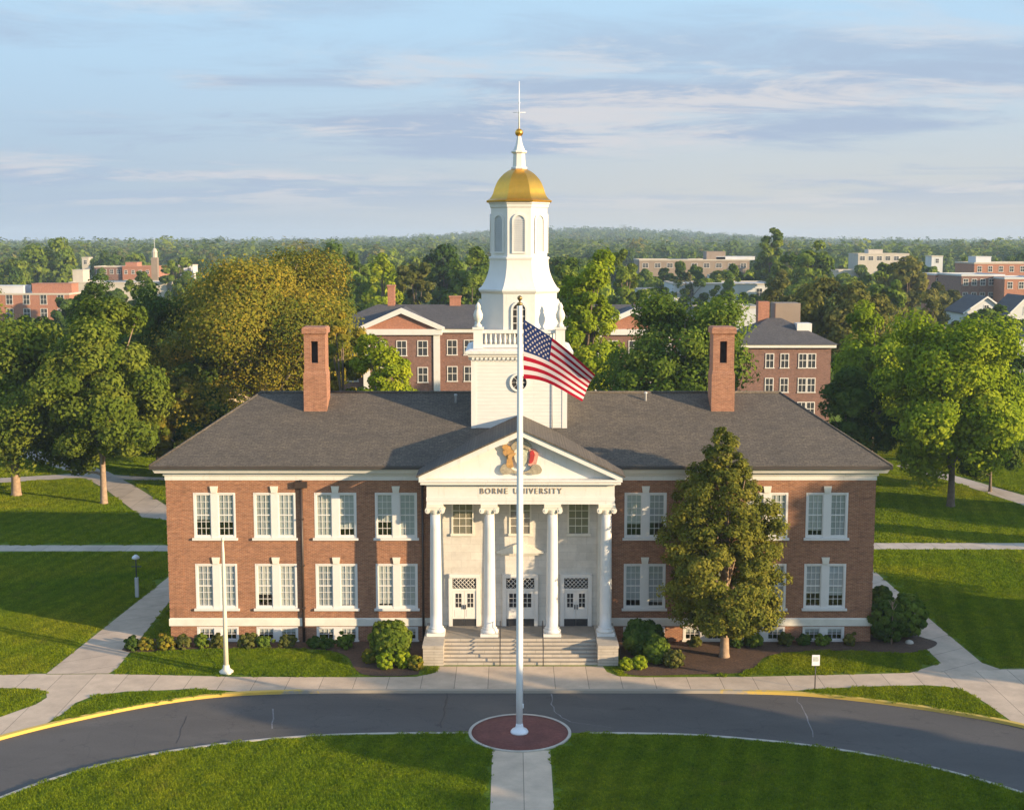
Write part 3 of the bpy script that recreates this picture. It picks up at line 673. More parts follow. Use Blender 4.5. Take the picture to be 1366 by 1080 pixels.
SL = math.tan(math.radians(24.6)); HW = 5.56; ZA = 10.04
mb = MB(); mb.prism([(PX-5.2, ZA+.0025), (PX+5.2, ZA+.0025), (PX, ZA+5.2*SL)], YF+.03, YF+.3); mb.build('tympanum', M['white'], ent)
mb = MB(); t = 0.27
for s in (-1, 1):
    pts = [(PX+s*HW, ZA+.02), (PX, ZA+.02+HW*SL), (PX, ZA+.02+HW*SL-.25), (PX+s*(HW-.55), ZA+.02)]
    q = [(PX+s*(HW+.0), ZA+.005), (PX+s*(HW+.0), ZA+.20), (PX, ZA+.20+HW*SL), (PX, ZA-.12+HW*SL), (PX+s*(HW-.28), ZA+.005)]
    if s > 0: q = q[::-1]
    mb.prism(q[::-1], YF-.52, YF+.028)
mb.build('raking_cornice', M['white'], ent)
mb = MB()
for s in (-1, 1):
    q = [(PX+s*(HW+.14), ZA+.145), (PX+s*(HW+.14), ZA+.235), (PX, ZA+.235+(HW+.14)*SL), (PX, ZA+.2025+HW*SL), (PX+s*HW, ZA+.2025)]
    if s > 0: q = q[::-1]
    mb.prism(q[::-1], YF-.60, 6.0)
mb.build('portico_roof', M['roof'], hall)
mb = MB()
for s in (-1, 1):
    mb.box(PX+s*5.12-.03, PX+s*5.12+.03, -.45, 3, 9.9, 10.2)
# lettering on the frieze
def lettering(text, x, align):
    fc = bpy.data.curves.new('inscription', 'FONT'); fc.body = text; fc.size = 0.45; fc.align_x = align; fc.align_y = 'CENTER'; fc.extrude = 0.02; fc.space_character = 1.3
    fo = bpy.data.objects.new('lettering', fc); COL.objects.link(fo); bpy.context.view_layer.update()
    tm = bpy.data.meshes.new_from_object(fo.evaluated_get(bpy.context.evaluated_depsgraph_get())); bpy.data.objects.remove(fo)
    tm.materials.clear(); tm.materials.append(M['letter'])
    ti = link('inscription', tm, ent, (x, YF-.022, 9.33)); ti.rotation_euler = (math.radians(90), 0, 0); ti.scale = (0.88, 1, 1)
lettering("BORNE", PX-2.22, 'LEFT'); lettering("UNIVERSITY", PX+2.28, 'RIGHT')
# coat of arms
cr = MB(); yy = YF+.03
def rounded(pts, n=3):
    m_ = len(pts); out = []
    for i in range(m_):
        p0, p1, p2, p3 = pts[i-1], pts[i], pts[(i+1) % m_], pts[(i+2) % m_]
        for k in range(n):
            t = k/n; out.append(tuple(0.5*(2*p1[a]+(p2[a]-p0[a])*t+(2*p0[a]-5*p1[a]+4*p2[a]-p3[a])*t*t+(3*p1[a]-p0[a]-3*p2[a]+p3[a])*t**3) for a in range(2)))
    return out
def blob(mb, pts, d0, d1, mi=0): mb.prism(rounded(pts), yy-d1, yy-d0, mi)
def px(lst): return [P(x, y, YF) for x, y in lst]
sh = MB(); blob(sh, px([(686, 600), (704, 600), (704, 612), (700, 619), (695, 624), (690, 619), (686, 612)])[::-1], 0.002, .12); crest = sh.build('coat_of_arms', M['green_relief'], ent)
k = MB(); blob(k, px([(686.5, 600), (686.5, 612), (690.5, 619), (694, 622), (694, 600)]), .1205, .15); k.build('shield_half', M['metal_cream'], crest)
k = MB(); blob(k, px([(672, 598), (677, 594), (684, 597), (685, 604), (683, 611), (685, 622), (676, 622), (676, 610), (671, 604)]), 0.002, .18); blob(k, px([(670, 596), (672, 593), (677, 593), (679, 598), (674, 600)]), .06, .22); blob(k, px([(678, 606), (687, 603), (687, 606), (679, 611)]), .16, .24); k.build('lion_supporter', M['tan'], crest)
k = MB(); blob(k, px([(705, 604), (706, 599), (712, 598), (718, 603), (717, 612), (714, 620), (705, 620), (704, 611)]), 0.002, .14); k.build('lion_supporter', M['pinkish'], crest)
k = MB(); blob(k, px([(707, 603), (710, 600), (713, 604), (712, 612), (709, 617), (706, 616), (707, 609)]), .1405, .2); k.build('drapery', M['red'], crest)
k = MB(); blob(k, px([(682, 594), (688, 588), (695, 586), (702, 588), (709, 594), (706, 599), (699, 597), (691, 597), (685, 600)]), 0.002, .2); blob(k, px([(690, 586), (695, 581), (700, 586)]), .02, .15); k.build('helmet_crown', M['relief'], crest)
k = MB(); blob(k, px([(667, 626), (671, 619), (678, 619), (684, 626), (695, 629), (706, 626), (711, 619), (719, 620), (723, 626), (720, 631), (711, 632), (704, 630), (695, 633), (685, 630), (677, 632), (670, 631)]), 0.002, .17); k.build('scroll', M['relief'], crest)
for o in crest.children: pass
# rear wall of the portico: three doors, three windows, a small pediment
def door(cx, w, z0, z1, trans):
    mb = MB(); y = -.4525
    a, b = cx-w/2, cx+w/2
    mb.box(a-.22, a, y-.12, y, z0, trans+.62); mb.box(b, b+.22, y-.12, y, z0, trans+.62); mb.box(a-.22, b+.22, y-.16, y, trans+.6225, trans+.85); mb.box(a, b, y-.1, y, z1+.0, trans-.0)
    o = mb.build('door', M['white'], pw)
    t = MB(); t.box(a, b, y-.03, y-.003, trans+.0025, trans+.62); t.build('transom', M['dark'], o)
    g = MB()
    for k in range(-3, 10):
        xa = a + k*w/6
        for s in (-1, 1):
            p0 = [xa, trans]; p1 = [xa+s*.6, trans+.62]
            # clip the diagonal bars to the opening
            def clip(xa, za, xb, zb):
                pts = []
                for t_ in [i/20 for i in range(21)]:
                    x = xa+(xb-xa)*t_
                    if a+.015 <= x <= b-.015: pts.append((x, za+(zb-za)*t_))
                return (pts[0], pts[-1]) if len(pts) > 1 else None
            c = clip(p0[0], p0[1], p1[0], p1[1])
            if c: g.tube([(c[0][0], y-.05, c[0][1]), (c[1][0], y-.05, c[1][1])], .018, 4)
    g.build('transom_lattice', M['white'], o)
    for s in (-1, 1):
        l = MB(); xa, xb = (a+.01, cx-.008) if s < 0 else (cx+.008, b-.01)
        l.box(xa, xb, y-.07, y-.003, z0+.42, z1-.004)
        l.box(xa+.1, xb-.1, y-.085, y-.07, z0+.55, z0+.95)
        lo_ = l.build('door_leaf', M['white'], o)
        q = MB(); q.box(xa+.16, xb-.16, y-.0745, y-.0705, z1-.95, z1-.15); q.build('door_light', M['dark'], lo_)
        q = MB()
        xm = (xa+xb)/2; q.box(xm-.015, xm+.015, y-.086, y-.075, z1-.95, z1-.15)
        for j in (1, 2): zz = z1-.95+.8*j/3; q.box(xa+.16, xb-.16, y-.0855, y-.0752, zz-.014, zz+.014)
        q.build('glazing_bar', M['white'], lo_)
        q = MB(); q.box(cx+s*.07-.025, cx+s*.07+.025, y-.13, y-.07, z0+1.0, z0+1.25); q.build('door_handle', M['metal_dark'], lo_)
        q = MB(); q.box(xa, xb, y-.072, y-.003, z0+.0, z0+.415); q.build('kick_plate', M['metal_dark'], lo_)
for i, (cx, w) in enumerate(((-3.22, 1.36), (PX, 1.6), (3.16, 1.36))): door(cx, w, FL, 3.15, 3.3)
def portico_window(cx):
    mb = MB(); w, h = 1.08, 1.75; z0 = P(616, 711, -.45)[1]; y = -.4525
    mb.box(cx-w/2-.1, cx-w/2, y-.06, y, z0, z0+h); mb.box(cx+w/2, cx+w/2+.1, y-.06, y, z0, z0+h); mb.box(cx-w/2-.15, cx+w/2+.15, y-.12, y, z0-.14, z0-.0025); mb.box(cx-w/2-.1, cx+w/2+.1, y-.06, y, z0+h+.0025, z0+h+.1)
    for j in range(1, 3): xx = cx-w/2+w*j/3; mb.box(xx-.015, xx+.015, y-.03, y-.014, z0, z0+h)
    for j in range(1, 4): zz = z0+h*j/4; mb.box(cx-w/2, cx+w/2, y-.034, y-.0145, zz-.02, zz+.02)
    o = mb.build('window', M['cream'], pw); g = MB(); g.poly([(cx-w/2, y-.011, z0), (cx+w/2, y-.011, z0), (cx+w/2, y-.011, z0+h), (cx-w/2, y-.011, z0+h)]); g.build('pane', M['glass'], o); g = MB(); g.box(cx-w/2, cx+w/2, y-.008, y-.002, z0, z0+h); g.build('blind', plain("taupe_blind", (.23, .20, .16), .9), o)
for cx in (-3.3, PX, 3.28): portico_window(cx)
mb = MB(); zb = P(694, 737, -.5)[1]
mb.prism([(PX-1.35, zb), (PX+1.35, zb), (PX+1.35, zb+.1), (PX, zb+.62), (PX-1.35, zb+.1)], -.7, -.4525); mb.prism([(PX-1.1, zb-.12), (PX+1.1, zb-.12), (PX+1.1, zb-.0025), (PX-1.1, zb-.0025)], -.58, -.4525); mb.build('door_pediment', M['cream'], pw)
for x in (-1.15, 1.2):
    mb = MB(); pts = [(x, -2.6, FL+.9), (x, -2.95, FL+.9), (x, -4.42, .92), (x, -4.6, .88)]
    mb.tube(pts, .03, 6); mb.tube([(x, -2.7, FL), (x, -2.7, FL+.88)], .028, 6); mb.tube([(x, -4.42, 0), (x, -4.42, .9)], .028, 6); mb.build('handrail', M['metal_dark'], hall)
mb = MB()
mb.tube([(-5.6, -.12, 9.4), (-5.6, -.12, 0.1)], .07, 8); mb.build('downpipe', M['downpipe'], hall)

# tower
TX = -0.08; TY = 5.5; TH2 = 2.78; TF = TY-TH2
mb = MB(); mb.box(TX-TH2, TX+TH2, TF, TY+TH2, 11, 16.15)
tower = mb.build('tower', M['clap'], hall)
for s in (-1, 1):
    for t in (-1, 1):
        mb = MB(); mb.box(*sorted((TX+s*(TH2+.03), TX+s*(TH2-.26))), *sorted((TY+t*(TH2+.03), TY+t*(TH2-.26))), 11.1, 16.0)
        mb.build('corner_board', M['white'], tower)
mb = MB(); frame_sweep(mb, [(0, 16.0), (.04, 16.02), (.04, 16.15), (.2, 16.3), (.22, 16.42), (.36, 16.46), (.36, 16.62), (.1, 16.72), (-.4, 16.74)], TX-TH2, TX+TH2, TF, TY+TH2)
mb.box(TX-TH2+.3, TX+TH2-.3, TF+.3, TY+TH2-.3, 16.3, 16.75)
for k in range(22):
    x = TX-TH2+.02+k*(2*TH2-.2)/21
    mb.box(x, x+.14, TF-.17, TF-.042, 16.1, 16.24); mb.box(x, x+.14, TY+TH2+.042, TY+TH2+.17, 16.1, 16.24)
    y = TF+.02+k*(2*TH2-.2)/21
    mb.box(TX+TH2+.042, TX+TH2+.17, y, y+.14, 16.1, 16.24); mb.box(TX-TH2-.17, TX-TH2-.042, y, y+.14, 16.1, 16.24)
mb.build('tower_cornice', M['white'], tower)
mb = MB(); d = TH2-.38
for s in (-1, 1):
    for t in (-1, 1):
        x, y = TX+s*d, TY+t*d; mb.box(x-.27, x+.27, y-.27, y+.27, 16.74, 17.86); mb.box(x-.33, x+.33, y-.33, y+.33, 17.8625, 17.98)
for t in (-1, 1):
    mb.box(TX-d+.272, TX+d-.272, TY+t*d-.1, TY+t*d+.1, 16.78, 16.98); mb.box(TX-d+.272, TX+d-.272, TY+t*d-.12, TY+t*d+.12, 17.62, 17.82)
    mb.box(TX+t*d-.1, TX+t*d+.1, TY-d+.272, TY+d-.272, 16.78, 16.98); mb.box(TX+t*d-.12, TX+t*d+.12, TY-d+.272, TY+d-.272, 17.62, 17.82)
    for k in range(15):
        u = -d+.45+k*(2*d-.9)/14
        for (x, y) in ((TX+u, TY+t*d), (TX+t*d, TY+u)):
            mb.lathe([(.06, 16.98), (.085, 17.15), (.05, 17.4), (.06, 17.62)], x, y, 6)
mb.build('balustrade', M['white'], tower)
for s in (-1, 1):
    for t in (-1, 1):
        mb = MB(); mb.lathe([(.22, 17.983), (.22, 18.1), (.11, 18.18), (.11, 18.26), (.25, 18.48), (.28, 18.7), (.20, 18.92), (.13, 19.06), (.17, 19.14), (.13, 19.26), (.04, 19.42)], TX+s*d, TY+t*d, 14); mb.build('urn', M['cream'], tower)
mb = MB()
mb.octa([(2.24, 16.7), (2.24, 19.9), (2.3, 19.93), (2.4, 20.05), (2.4, 20.14), (2.3, 20.2)] + [(1.74+.56*(1-t)**2.2, 20.2+1.7*t) for t in [i/20 for i in range(21)]] + [(1.80, 21.92), (1.80, 22.02), (1.66, 22.06), (1.66, 24.9), (1.72, 24.94), (1.74, 25.1), (1.80, 25.16), (1.80, 25.24)], TX, TY)
belf = mb.build('belfry', M['white'], tower)
def arch_pts(w, z0, z1, n=8):
    r = w/2; pts = [(-r, z0), (r, z0)]
    for i in range(n+1):
        a = math.pi*i/n; pts.append((r*math.cos(a), z1-r+r*math.sin(a)))
    return pts
for k in range(8):
    ang = k*math.pi/4
    R = Matrix.Translation((TX, TY, 0)) @ Matrix.Rotation(ang, 4, 'Z')
    def put(mb, name, mat, par):
        mb.v = [tuple(R @ Vector(v)) for v in mb.v]; return mb.build(name, M[mat], par)
    mb = MB(); mb.prism(arch_pts(.64, 22.35, 24.45), -1.672, -1.6625)
    lv = put(mb, 'louvre_window', 'louvre', belf)
    mb = MB()
    for j in range(15): z = 22.42+j*.125; mb.box(-.3, .3, -1.71, -1.674, z, z+.05)
    o = put(mb, 'louvre_slats', 'louvre', belf)
    fr = MB(); op = arch_pts(.84, 22.25, 24.57); ip = arch_pts(.64, 22.35, 24.45); nn = len(op)
    for i in range(nn):
        j = (i+1) % nn
        fr.add([(op[i][0], -1.74, op[i][1]), (op[j][0], -1.74, op[j][1]), (ip[j][0], -1.74, ip[j][1]), (ip[i][0], -1.74, ip[i][1]),
                (op[i][0], -1.663, op[i][1]), (op[j][0], -1.663, op[j][1]), (ip[j][0], -1.663, ip[j][1]), (ip[i][0], -1.663, ip[i][1])],
               [(0, 1, 2, 3), (4, 5, 1, 0), (3, 2, 6, 7)])
    put(fr, 'louvre_surround', 'white', belf)
    if k % 2 == 0:
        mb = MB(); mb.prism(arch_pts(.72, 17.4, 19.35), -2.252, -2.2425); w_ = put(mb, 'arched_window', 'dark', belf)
        mb = MB()
        for x in (-.12, .12): mb.box(x-.02, x+.02, -2.27, -2.254, 17.4, 19.2)
        for z in (17.8, 18.2, 18.6, 19.0): mb.box(-.35, .35, -2.274, -2.2545, z-.02, z+.02)
        op = arch_pts(.96, 17.3, 19.47); ip = arch_pts(.72, 17.4, 19.35)
        for i in range(nn):
            j = (i+1) % nn
            mb.add([(op[i][0], -2.32, op[i][1]), (op[j][0], -2.32, op[j][1]), (ip[j][0], -2.32, ip[j][1]), (ip[i][0], -2.32, ip[i][1]),
                    (op[i][0], -2.243, op[i][1]), (op[j][0], -2.243, op[j][1]), (ip[j][0], -2.243, ip[j][1]), (ip[i][0], -2.243, ip[i][1])],
                   [(0, 1, 2, 3), (4, 5, 1, 0), (3, 2, 6, 7)])
        put(mb, 'arched_frame', 'white', belf)
SM = smooth
mb = MB()
mb.octa([(1.80, 25.2425), (1.92, 25.25), (1.93, 25.32)] + SM([(1.93, 25.33), (1.72, 25.46), (1.56, 25.72), (1.44, 26.1), (1.24, 26.52), (.95, 26.86), (.66, 27.08), (.44, 27.2)], 7), TX, TY); mb.build('dome', M['gold'], tower)
mb = MB(); mb.octa([(.47, 27.2025), (.47, 27.3), (.38, 27.34), (.34, 28.1), (.46, 28.16), (.46, 28.24), (.34, 28.3), (.2, 28.65), (.12, 29.05), (.1, 29.15)], TX, TY); mb.build('spire', M['white'], tower)
mb = MB(); mb.lathe([(.02, 29.1)] + [(.24*math.sin(a), 29.33-.24*math.cos(a)) for a in [math.pi*i/10 for i in range(1, 10)]] + [(.02, 29.57)], TX, TY, 14); mb.build('finial', M['gold'], tower)
mb = MB(); mb.tube([(TX, TY, 29.5), (TX, TY, 32.3)], [.05, .02], 6)
mb.tube([(TX-.38, TY, 30.5), (TX+.38, TY, 30.5)], .018, 5); mb.tube([(TX, TY-.38, 30.5), (TX, TY+.38, 30.5)], .018, 5)
mb.lathe([(.02, 31.0), (.07, 31.06), (.02, 31.12)], TX, TY, 8)
mb.build('weather_vane', M['metal_white'], tower)
# round window
oz = P(691, 510, TF)[1]
def ring(mb, r0, r1, y0, y1, cx, cz, n=28):
    for i in range(n):
        a, b = 2*math.pi*i/n, 2*math.pi*(i+1)/n
        q = [(cx+r*math.cos(t), cz+r*math.sin(t)) for r, t in ((r0, a), (r1, a), (r1, b), (r0, b))]
        mb.add([(x, y0, z) for x, z in q]+[(x, y1, z) for x, z in q], [(0, 1, 2, 3), (1, 5, 6, 2), (0, 3, 7, 4)])
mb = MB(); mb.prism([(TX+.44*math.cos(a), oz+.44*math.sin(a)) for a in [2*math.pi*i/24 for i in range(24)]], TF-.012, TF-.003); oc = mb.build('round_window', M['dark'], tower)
mb = MB(); ring(mb, .44, .56, TF-.12, TF-.003, TX, oz); ring(mb, .13, .17, TF-.05, TF-.013, TX, oz)
for i in range(4):
    a = i*math.pi/4; mb.tube([(TX-.44*math.cos(a), TF-.03, oz-.44*math.sin(a)), (TX+.44*math.cos(a), TF-.03, oz+.44*math.sin(a))], .02, 4)
mb.build('round_window_frame', M['white'], tower)
mb = MB(); mb.tube([(TX+1.95, TF-.06, 16.0), (TX+1.95, TF-.06, 11.9)], .03, 6); mb.build('conduit', M['louvre'], tower)

# ------------------------------------------------------------------ flagpole, flag, poles, sign
fp = tag(empty('flagpole', (-0.15, -14.3, 0)), 'tall tapering white flagpole standing in the round red bed before the portico', 'flagpole')
mb = MB(); mb.lathe([(.155, .12), (.155, 3), (.15, 8), (.125, 15), (.105, 20.0), (.1, 20.1)], 0, 0, 20); mb.build('pole', M['metal_white'], fp)
mb = MB(); mb.lathe([(.42, .055), (.42, .12), (.36, .2), (.2, .28), (.17, .42), (.158, .5)], 0, 0, 24); mb.build('pole_base', M['metal_white'], fp)
mb = MB(); mb.lathe([(.13, 20.1), (.13, 20.2), (.05, 20.24), (.04, 20.32)] + [(.115*math.sin(a), 20.42-.115*math.cos(a)) for a in [math.pi*i/8 for i in range(1, 8)]] + [(.01, 20.54)], 0, 0, 12); mb.build('finial', plain("dark_gold", (.3, .2, .08), .4, .1, 3, .8), fp)
mb = MB(); mb.tube([(.17, -.02, 1.3), (.16, -.02, 10), (.13, 0, 20.15)], .008, 4); mb.box(.13, .2, -.06, .0, 1.25, 1.45); mb.build('halyard', M['metal_white'], fp)
def flag():
    NU, NV = 40, 26; mb = MB()
    yb = -14.3
    A = P(698.5, 426, yb); B = P(698.5, 505, yb); C_ = P(794, 498, yb); D_ = P(777, 536, yb)
    def pt(u, v):
        top = (A[0]+(C_[0]-A[0])*u, A[1]+(C_[1]-A[1])*(u*1.02-.02*math.sin(math.pi*u)) + .10*math.sin(math.pi*u))
        bot = (B[0]+(D_[0]-B[0])*u, B[1]+(D_[1]-B[1])*u + .30*math.sin(math.pi*u)*(1-.5*u))
        x = top[0]+(bot[0]-top[0])*v; z = top[1]+(bot[1]-top[1])*v
        y = yb + u*(.55*math.sin(5.2*u + 1.5*v + .3) + .5*math.sin(2.6*v*u*1.6)) + 0.25*u
        return Vector((x, y, z))
    for i in range(NU+1):
        for j in range(NV+1): mb.v.append(tuple(pt(i/NU, j/NV)))
    for i in range(NU):
        for j in range(NV):
            a = i*(NV+1)+j; mb.f.append((a, a+1, a+NV+2, a+NV+1)); mb.s.append(True)
            mb.m.append(2 if (i < NU*.4 and j < 14) else (0 if (j//2) % 2 == 0 else 1))
    for row in range(9):
        for c in range(6 if row % 2 == 0 else 5):
            u0 = .4*((c*2+(1 if row % 2 == 0 else 2)))/12; v0 = (7/13)*(row+1)/10
            cen = pt(u0, v0); du = (pt(u0+.01, v0)-cen).normalized(); dv = (pt(u0, v0+.01)-cen).normalized(); nn = du.cross(dv).normalized()
            for off in (.012, -.012):
                vs = []
                for k in range(10):
                    r = .068 if k % 2 == 0 else .028; a = math.pi/2+k*math.pi/5
                    vs.append(tuple(cen+nn*off+du*r*math.cos(a)-dv*r*math.sin(a)))
                mb.add(vs, [tuple(range(10))], 1)
    def cloth(name, col):
        m, N, L, b = new_mat(name); N.remove(b); out = [n for n in N if n.type == 'OUTPUT_MATERIAL'][0]
        d = N.new('ShaderNodeBsdfDiffuse'); t = N.new('ShaderNodeBsdfTranslucent'); x = N.new('ShaderNodeMixShader'); x.inputs[0].default_value = .25
        c = ramp(N, L, noise(N, L, objco(N), 30, 3), [(.3, tuple(k*.9 for k in col)), (.7, col)])
        L.new(c, d.inputs[0]); L.new(c, t.inputs[0]); L.new(d.outputs[0], x.inputs[1]); L.new(t.outputs[0], x.inputs[2]); L.new(x.outputs[0], out.inputs[0]); return m
    o = mb.build('flag', [cloth('red_cloth', (.34, .012, .03)), cloth('white_cloth', (.62, .55, .55)), cloth('blue_cloth', (.018, .036, .125))])
    tag(o, 'red, white and blue flag with stars and stripes flying from the tall white pole', 'flag')
flag()
x, y = G(302, 897); lp = tag(empty('light_pole', (x, y, 0)), 'slender cream pole with flared foot on the grass before the left wing', 'pole')
mb = MB(); mb.lathe([(.14, .3), (.11, 3.2), (.075, 6.6), (.05, 7.2)], 0, 0, 14); mb.build('pole', M['metal_cream'], lp)
mb = MB(); mb.lathe([(.38, -.02), (.38, .1), (.3, .16), (.2, .24), (.17, .42), (.14, .46)], 0, 0, 18); mb.build('pole_base', M['metal_cream'], lp)
mb = MB(); mb.lathe([(.05, 7.2), (.09, 7.24), (.08, 7.36), (.02, 7.45)], 0, 0, 10); mb.build('pole_cap', M['metal_cream'], lp)
x, y = G(1087, 919); sg = tag(empty('roadside_sign', (x, y, 0)), 'small white rectangular sign on a thin dark post beside the right kerb', 'sign')
mb = MB(); mb.tube([(0, 0, -.05), (0, 0, 1.35)], .028, 8); mb.build('post', M['metal_dark'], sg)
mb = MB(); mb.box(-.2, .2, -.045, -.03, 1.28, 1.85); p_ = mb.build('panel', M['metal_white'], sg)
mb = MB(); mb.box(-.14, .14, -.05, -.0455, 1.5, 1.75); mb.build('panel_symbol', plain('faded_symbol', (.50, .53, .48), .6, .3, 14), p_)
x, y = G(183, 797); gl = tag(empty('path_lamp', (x, y, 0)), 'thin path lamp with pale lower post in the shaded left lawn', 'lamp')
mb = MB(); mb.box(-.1, .1, -.1, .1, 0, 1.35); mb.build('post', M['louvre'], gl)
mb = MB(); mb.tube([(0, 0, 1.35), (0, 0, 2.55)], .04, 6); mb.box(-.3, .34, -.04, .04, 2.05, 2.1); mb.build('upper_post', M['metal_dark'], gl)
mb = MB(); mb.lathe([(.12, 2.55), (.26, 2.62), (.24, 2.72), (.06, 2.86)], 0, 0, 10); mb.build('lamp_head', M['metal_white'], gl)
x, y = G(197, 592); ms = tag(empty('memorial_stone', (x, y, 0)), 'rounded grey memorial stone under the dark trees at the left', 'monument')
mb = MB(); mb.prism(arch_pts(1.5, 0.25, 2.0, 10), -.25, .25); mb.build('slab', M['louvre'], ms); mb = MB(); mb.box(-.95, .95, -.4, .4, -.05, .2475); mb.build('base', M['kerb'], ms)

# ------------------------------------------------------------------ trees and shrubs
def leaves_mesh(name, cl, per, size, seed, mats, squash=0.8, centre=None, up=0.25):
    # cl: array of clump centres and radii (x, y, z, r); per: leaves per clump
    g = np.random.default_rng(seed); n = len(cl)
    c = np.repeat(cl[:, :3], per, 0); r = np.repeat(cl[:, 3], per)
    d = g.normal(size=(n*per, 3)); d /= np.linalg.norm(d, axis=1, keepdims=True)
    rad = r*(0.45+0.6*g.random(n*per)**0.6)
    off = d*rad[:, None]; off[:, 2] *= squash
    p = c+off
    ctr = cl[:, :3].mean(0) if centre is None else np.array(centre)
    o = p-ctr; o /= np.linalg.norm(o, axis=1, keepdims=True)+1e-6
    nr = d*0.75+o*0.45+g.normal(size=d.shape)*0.38+np.array([0, 0, up]); nr /= np.linalg.norm(nr, axis=1, keepdims=True)
    a = np.cross(nr, g.normal(size=d.shape)); a /= np.linalg.norm(a, axis=1, keepdims=True)+1e-9; b = np.cross(nr, a)
    s = size*(0.55+0.9*g.random(n*per)); sa = (s*0.62)[:, None]; sb = (s*0.42)[:, None]
    v = np.empty((n*per, 4, 3)); v[:, 0] = p-a*sa; v[:, 1] = p-b*sb+nr*(s*.10)[:, None]; v[:, 2] = p+a*sa; v[:, 3] = p+b*sb+nr*(s*.10)[:, None]
    nv = n*per*4
    me = bpy.data.meshes.new(name); me.vertices.add(nv); me.vertices.foreach_set('co', v.reshape(-1))
    me.loops.add(nv); me.loops.foreach_set('vertex_index', np.arange(nv, dtype=np.int32))
    me.polygons.add(n*per); me.polygons.foreach_set('loop_start', np.arange(0, nv, 4, dtype=np.int32))
    try: me.polygons.foreach_set('loop_total', np.full(n*per, 4, dtype=np.int32))
    except Exception: pass
    for m in mats: me.materials.append(m)
    t = np.repeat(g.random(n), per)*0.74+g.random(n*per)*0.26
    at = me.attributes.new('tint', 'FLOAT', 'POINT'); at.data.foreach_set('value', np.repeat(t, 4).astype(np.float32))
    me.update(calc_edges=True); me.validate(); return me
def crown_clumps(rx, ry, rz, n, seed, cr, flat=0.75, lump=0.22, cone=0.0):
    # a crown is a set of billowing boughs, each bough a set of leaf clumps
    g = np.random.default_rng(seed)
    nb = min(20, max(7, int(round(n/7.5)))); out = []
    i = np.arange(nb)+.5; ph = np.arccos(1-1.9*i/nb); th = math.pi*(1+5**.5)*i+g.random()*6
    d = np.stack([np.cos(th)*np.sin(ph), np.sin(th)*np.sin(ph), np.cos(ph)], 1)+g.normal(size=(nb, 3))*0.22
    d /= np.linalg.norm(d, axis=1, keepdims=True)
    br = (0.30+0.16*g.random(nb))*(12/nb)**.22
    ctr = d*((1-br)*(1+lump*g.normal(size=nb)*.75))[:, None]
    per = max(3, int(n*1.0/nb))
    for k in range(nb):
        e = g.normal(size=(per, 3))+d[k]*.55+np.array([0, 0, .25]); e /= np.linalg.norm(e, axis=1, keepdims=True)
        out.append(ctr[k]+e*br[k]*(0.55+.5*g.random((per, 1)))*np.array([1, 1, .8]))
    p = np.concatenate(out+[g.normal(size=(max(4, n//9), 3))*.3]); m = len(p)
    p[:, :2] /= np.percentile(np.linalg.norm(p[:, :2], axis=1), 96); p[:, 2] = np.where(p[:, 2] > 0, p[:, 2]/p[:, 2].max(), -p[:, 2]/p[:, 2].min())
    if cone:
        zz = (p[:, 2]+1)/2; k = 1-cone*np.clip(zz-.25, 0, 1); p[:, 0] *= k; p[:, 1] *= k
    p[:, 2] = np.where(p[:, 2] < 0, p[:, 2]*flat, p[:, 2])
    p *= np.array([rx, ry, rz])
    r = cr*(0.6+0.8*g.random(m))
    return np.concatenate([p, r[:, None]], 1)
def conical_clumps(h0, h, w, n, seed):
    g = np.random.default_rng(seed)
    T = [0, .06, .15, .28, .42, .58, .74, .86, .94, 1]; R = [.42, .78, .98, 1.0, .90, .80, .62, .30, .20, .05]
    out = []
    while len(out) < n:
        t = g.random(); R_ = np.interp(t, T, R)
        if g.random() > R_: continue
        a = g.uniform(0, 6.283); f = 1+.13*math.sin(2*a+9*t+seed)+.13*math.sin(5*a-17*t)+.06*math.sin(7*a+31*t)
        rr = w/2*R_*f*(.35+.65*g.random()**.5)
        out.append((rr*math.cos(a), rr*math.sin(a), h0+(h-h0)*t-.10*rr, (.34+.30*g.random())*(.55+.45*R_)))
    return np.array(out)
LEAFKIND = {'mid': 'leaf_mid', 'dark': 'leaf_dark', 'bright': 'leaf_bright', 'gold': 'leaf_gold', 'olive': 'leaf_olive', 'conifer': 'leaf_conifer', 'leafy': 'leaf_leafy'}
def woody(cl, h0, ztop, r0, seed, nl=9, bend=0.3):
    # trunk with limbs that reach some of the clumps
    rnd = random.Random(seed); mb = MB()
    jx = [rnd.uniform(-1, 1)*bend for _ in range(2)]
    def tr(z): t = z/ztop; return Vector((jx[0]*t*t, jx[1]*t*t, z))
    zs = [-.15, .25, h0*.5, h0, h0+(ztop-h0)*.4, h0+(ztop-h0)*.75, ztop]
    rs_ = [r0*1.45, r0*1.08, r0*.95, r0*.85, r0*.55, r0*.3, r0*.08]
    mb.tube([tr(z) for z in zs], rs_, 9)
    pick = rnd.sample(range(len(cl)), min(nl, len(cl)))
    for i in pick:
        e = Vector(cl[i, :3]); zz = max(h0*.85, min(ztop*.75, h0+(e.z-h0)*rnd.uniform(.15, .5))); s = tr(zz)
        m = s.lerp(e, .5)+Vector((0, 0, (e-s).length*rnd.uniform(-.05, .14)))
        rr = r0*rnd.uniform(.28, .5)
        mb.tube([s, s.lerp(m, .5)+Vector((0, 0, .1)), m, m.lerp(e, .55), e], [rr, rr*.8, rr*.6, rr*.4, rr*.12], 6)
    return mb
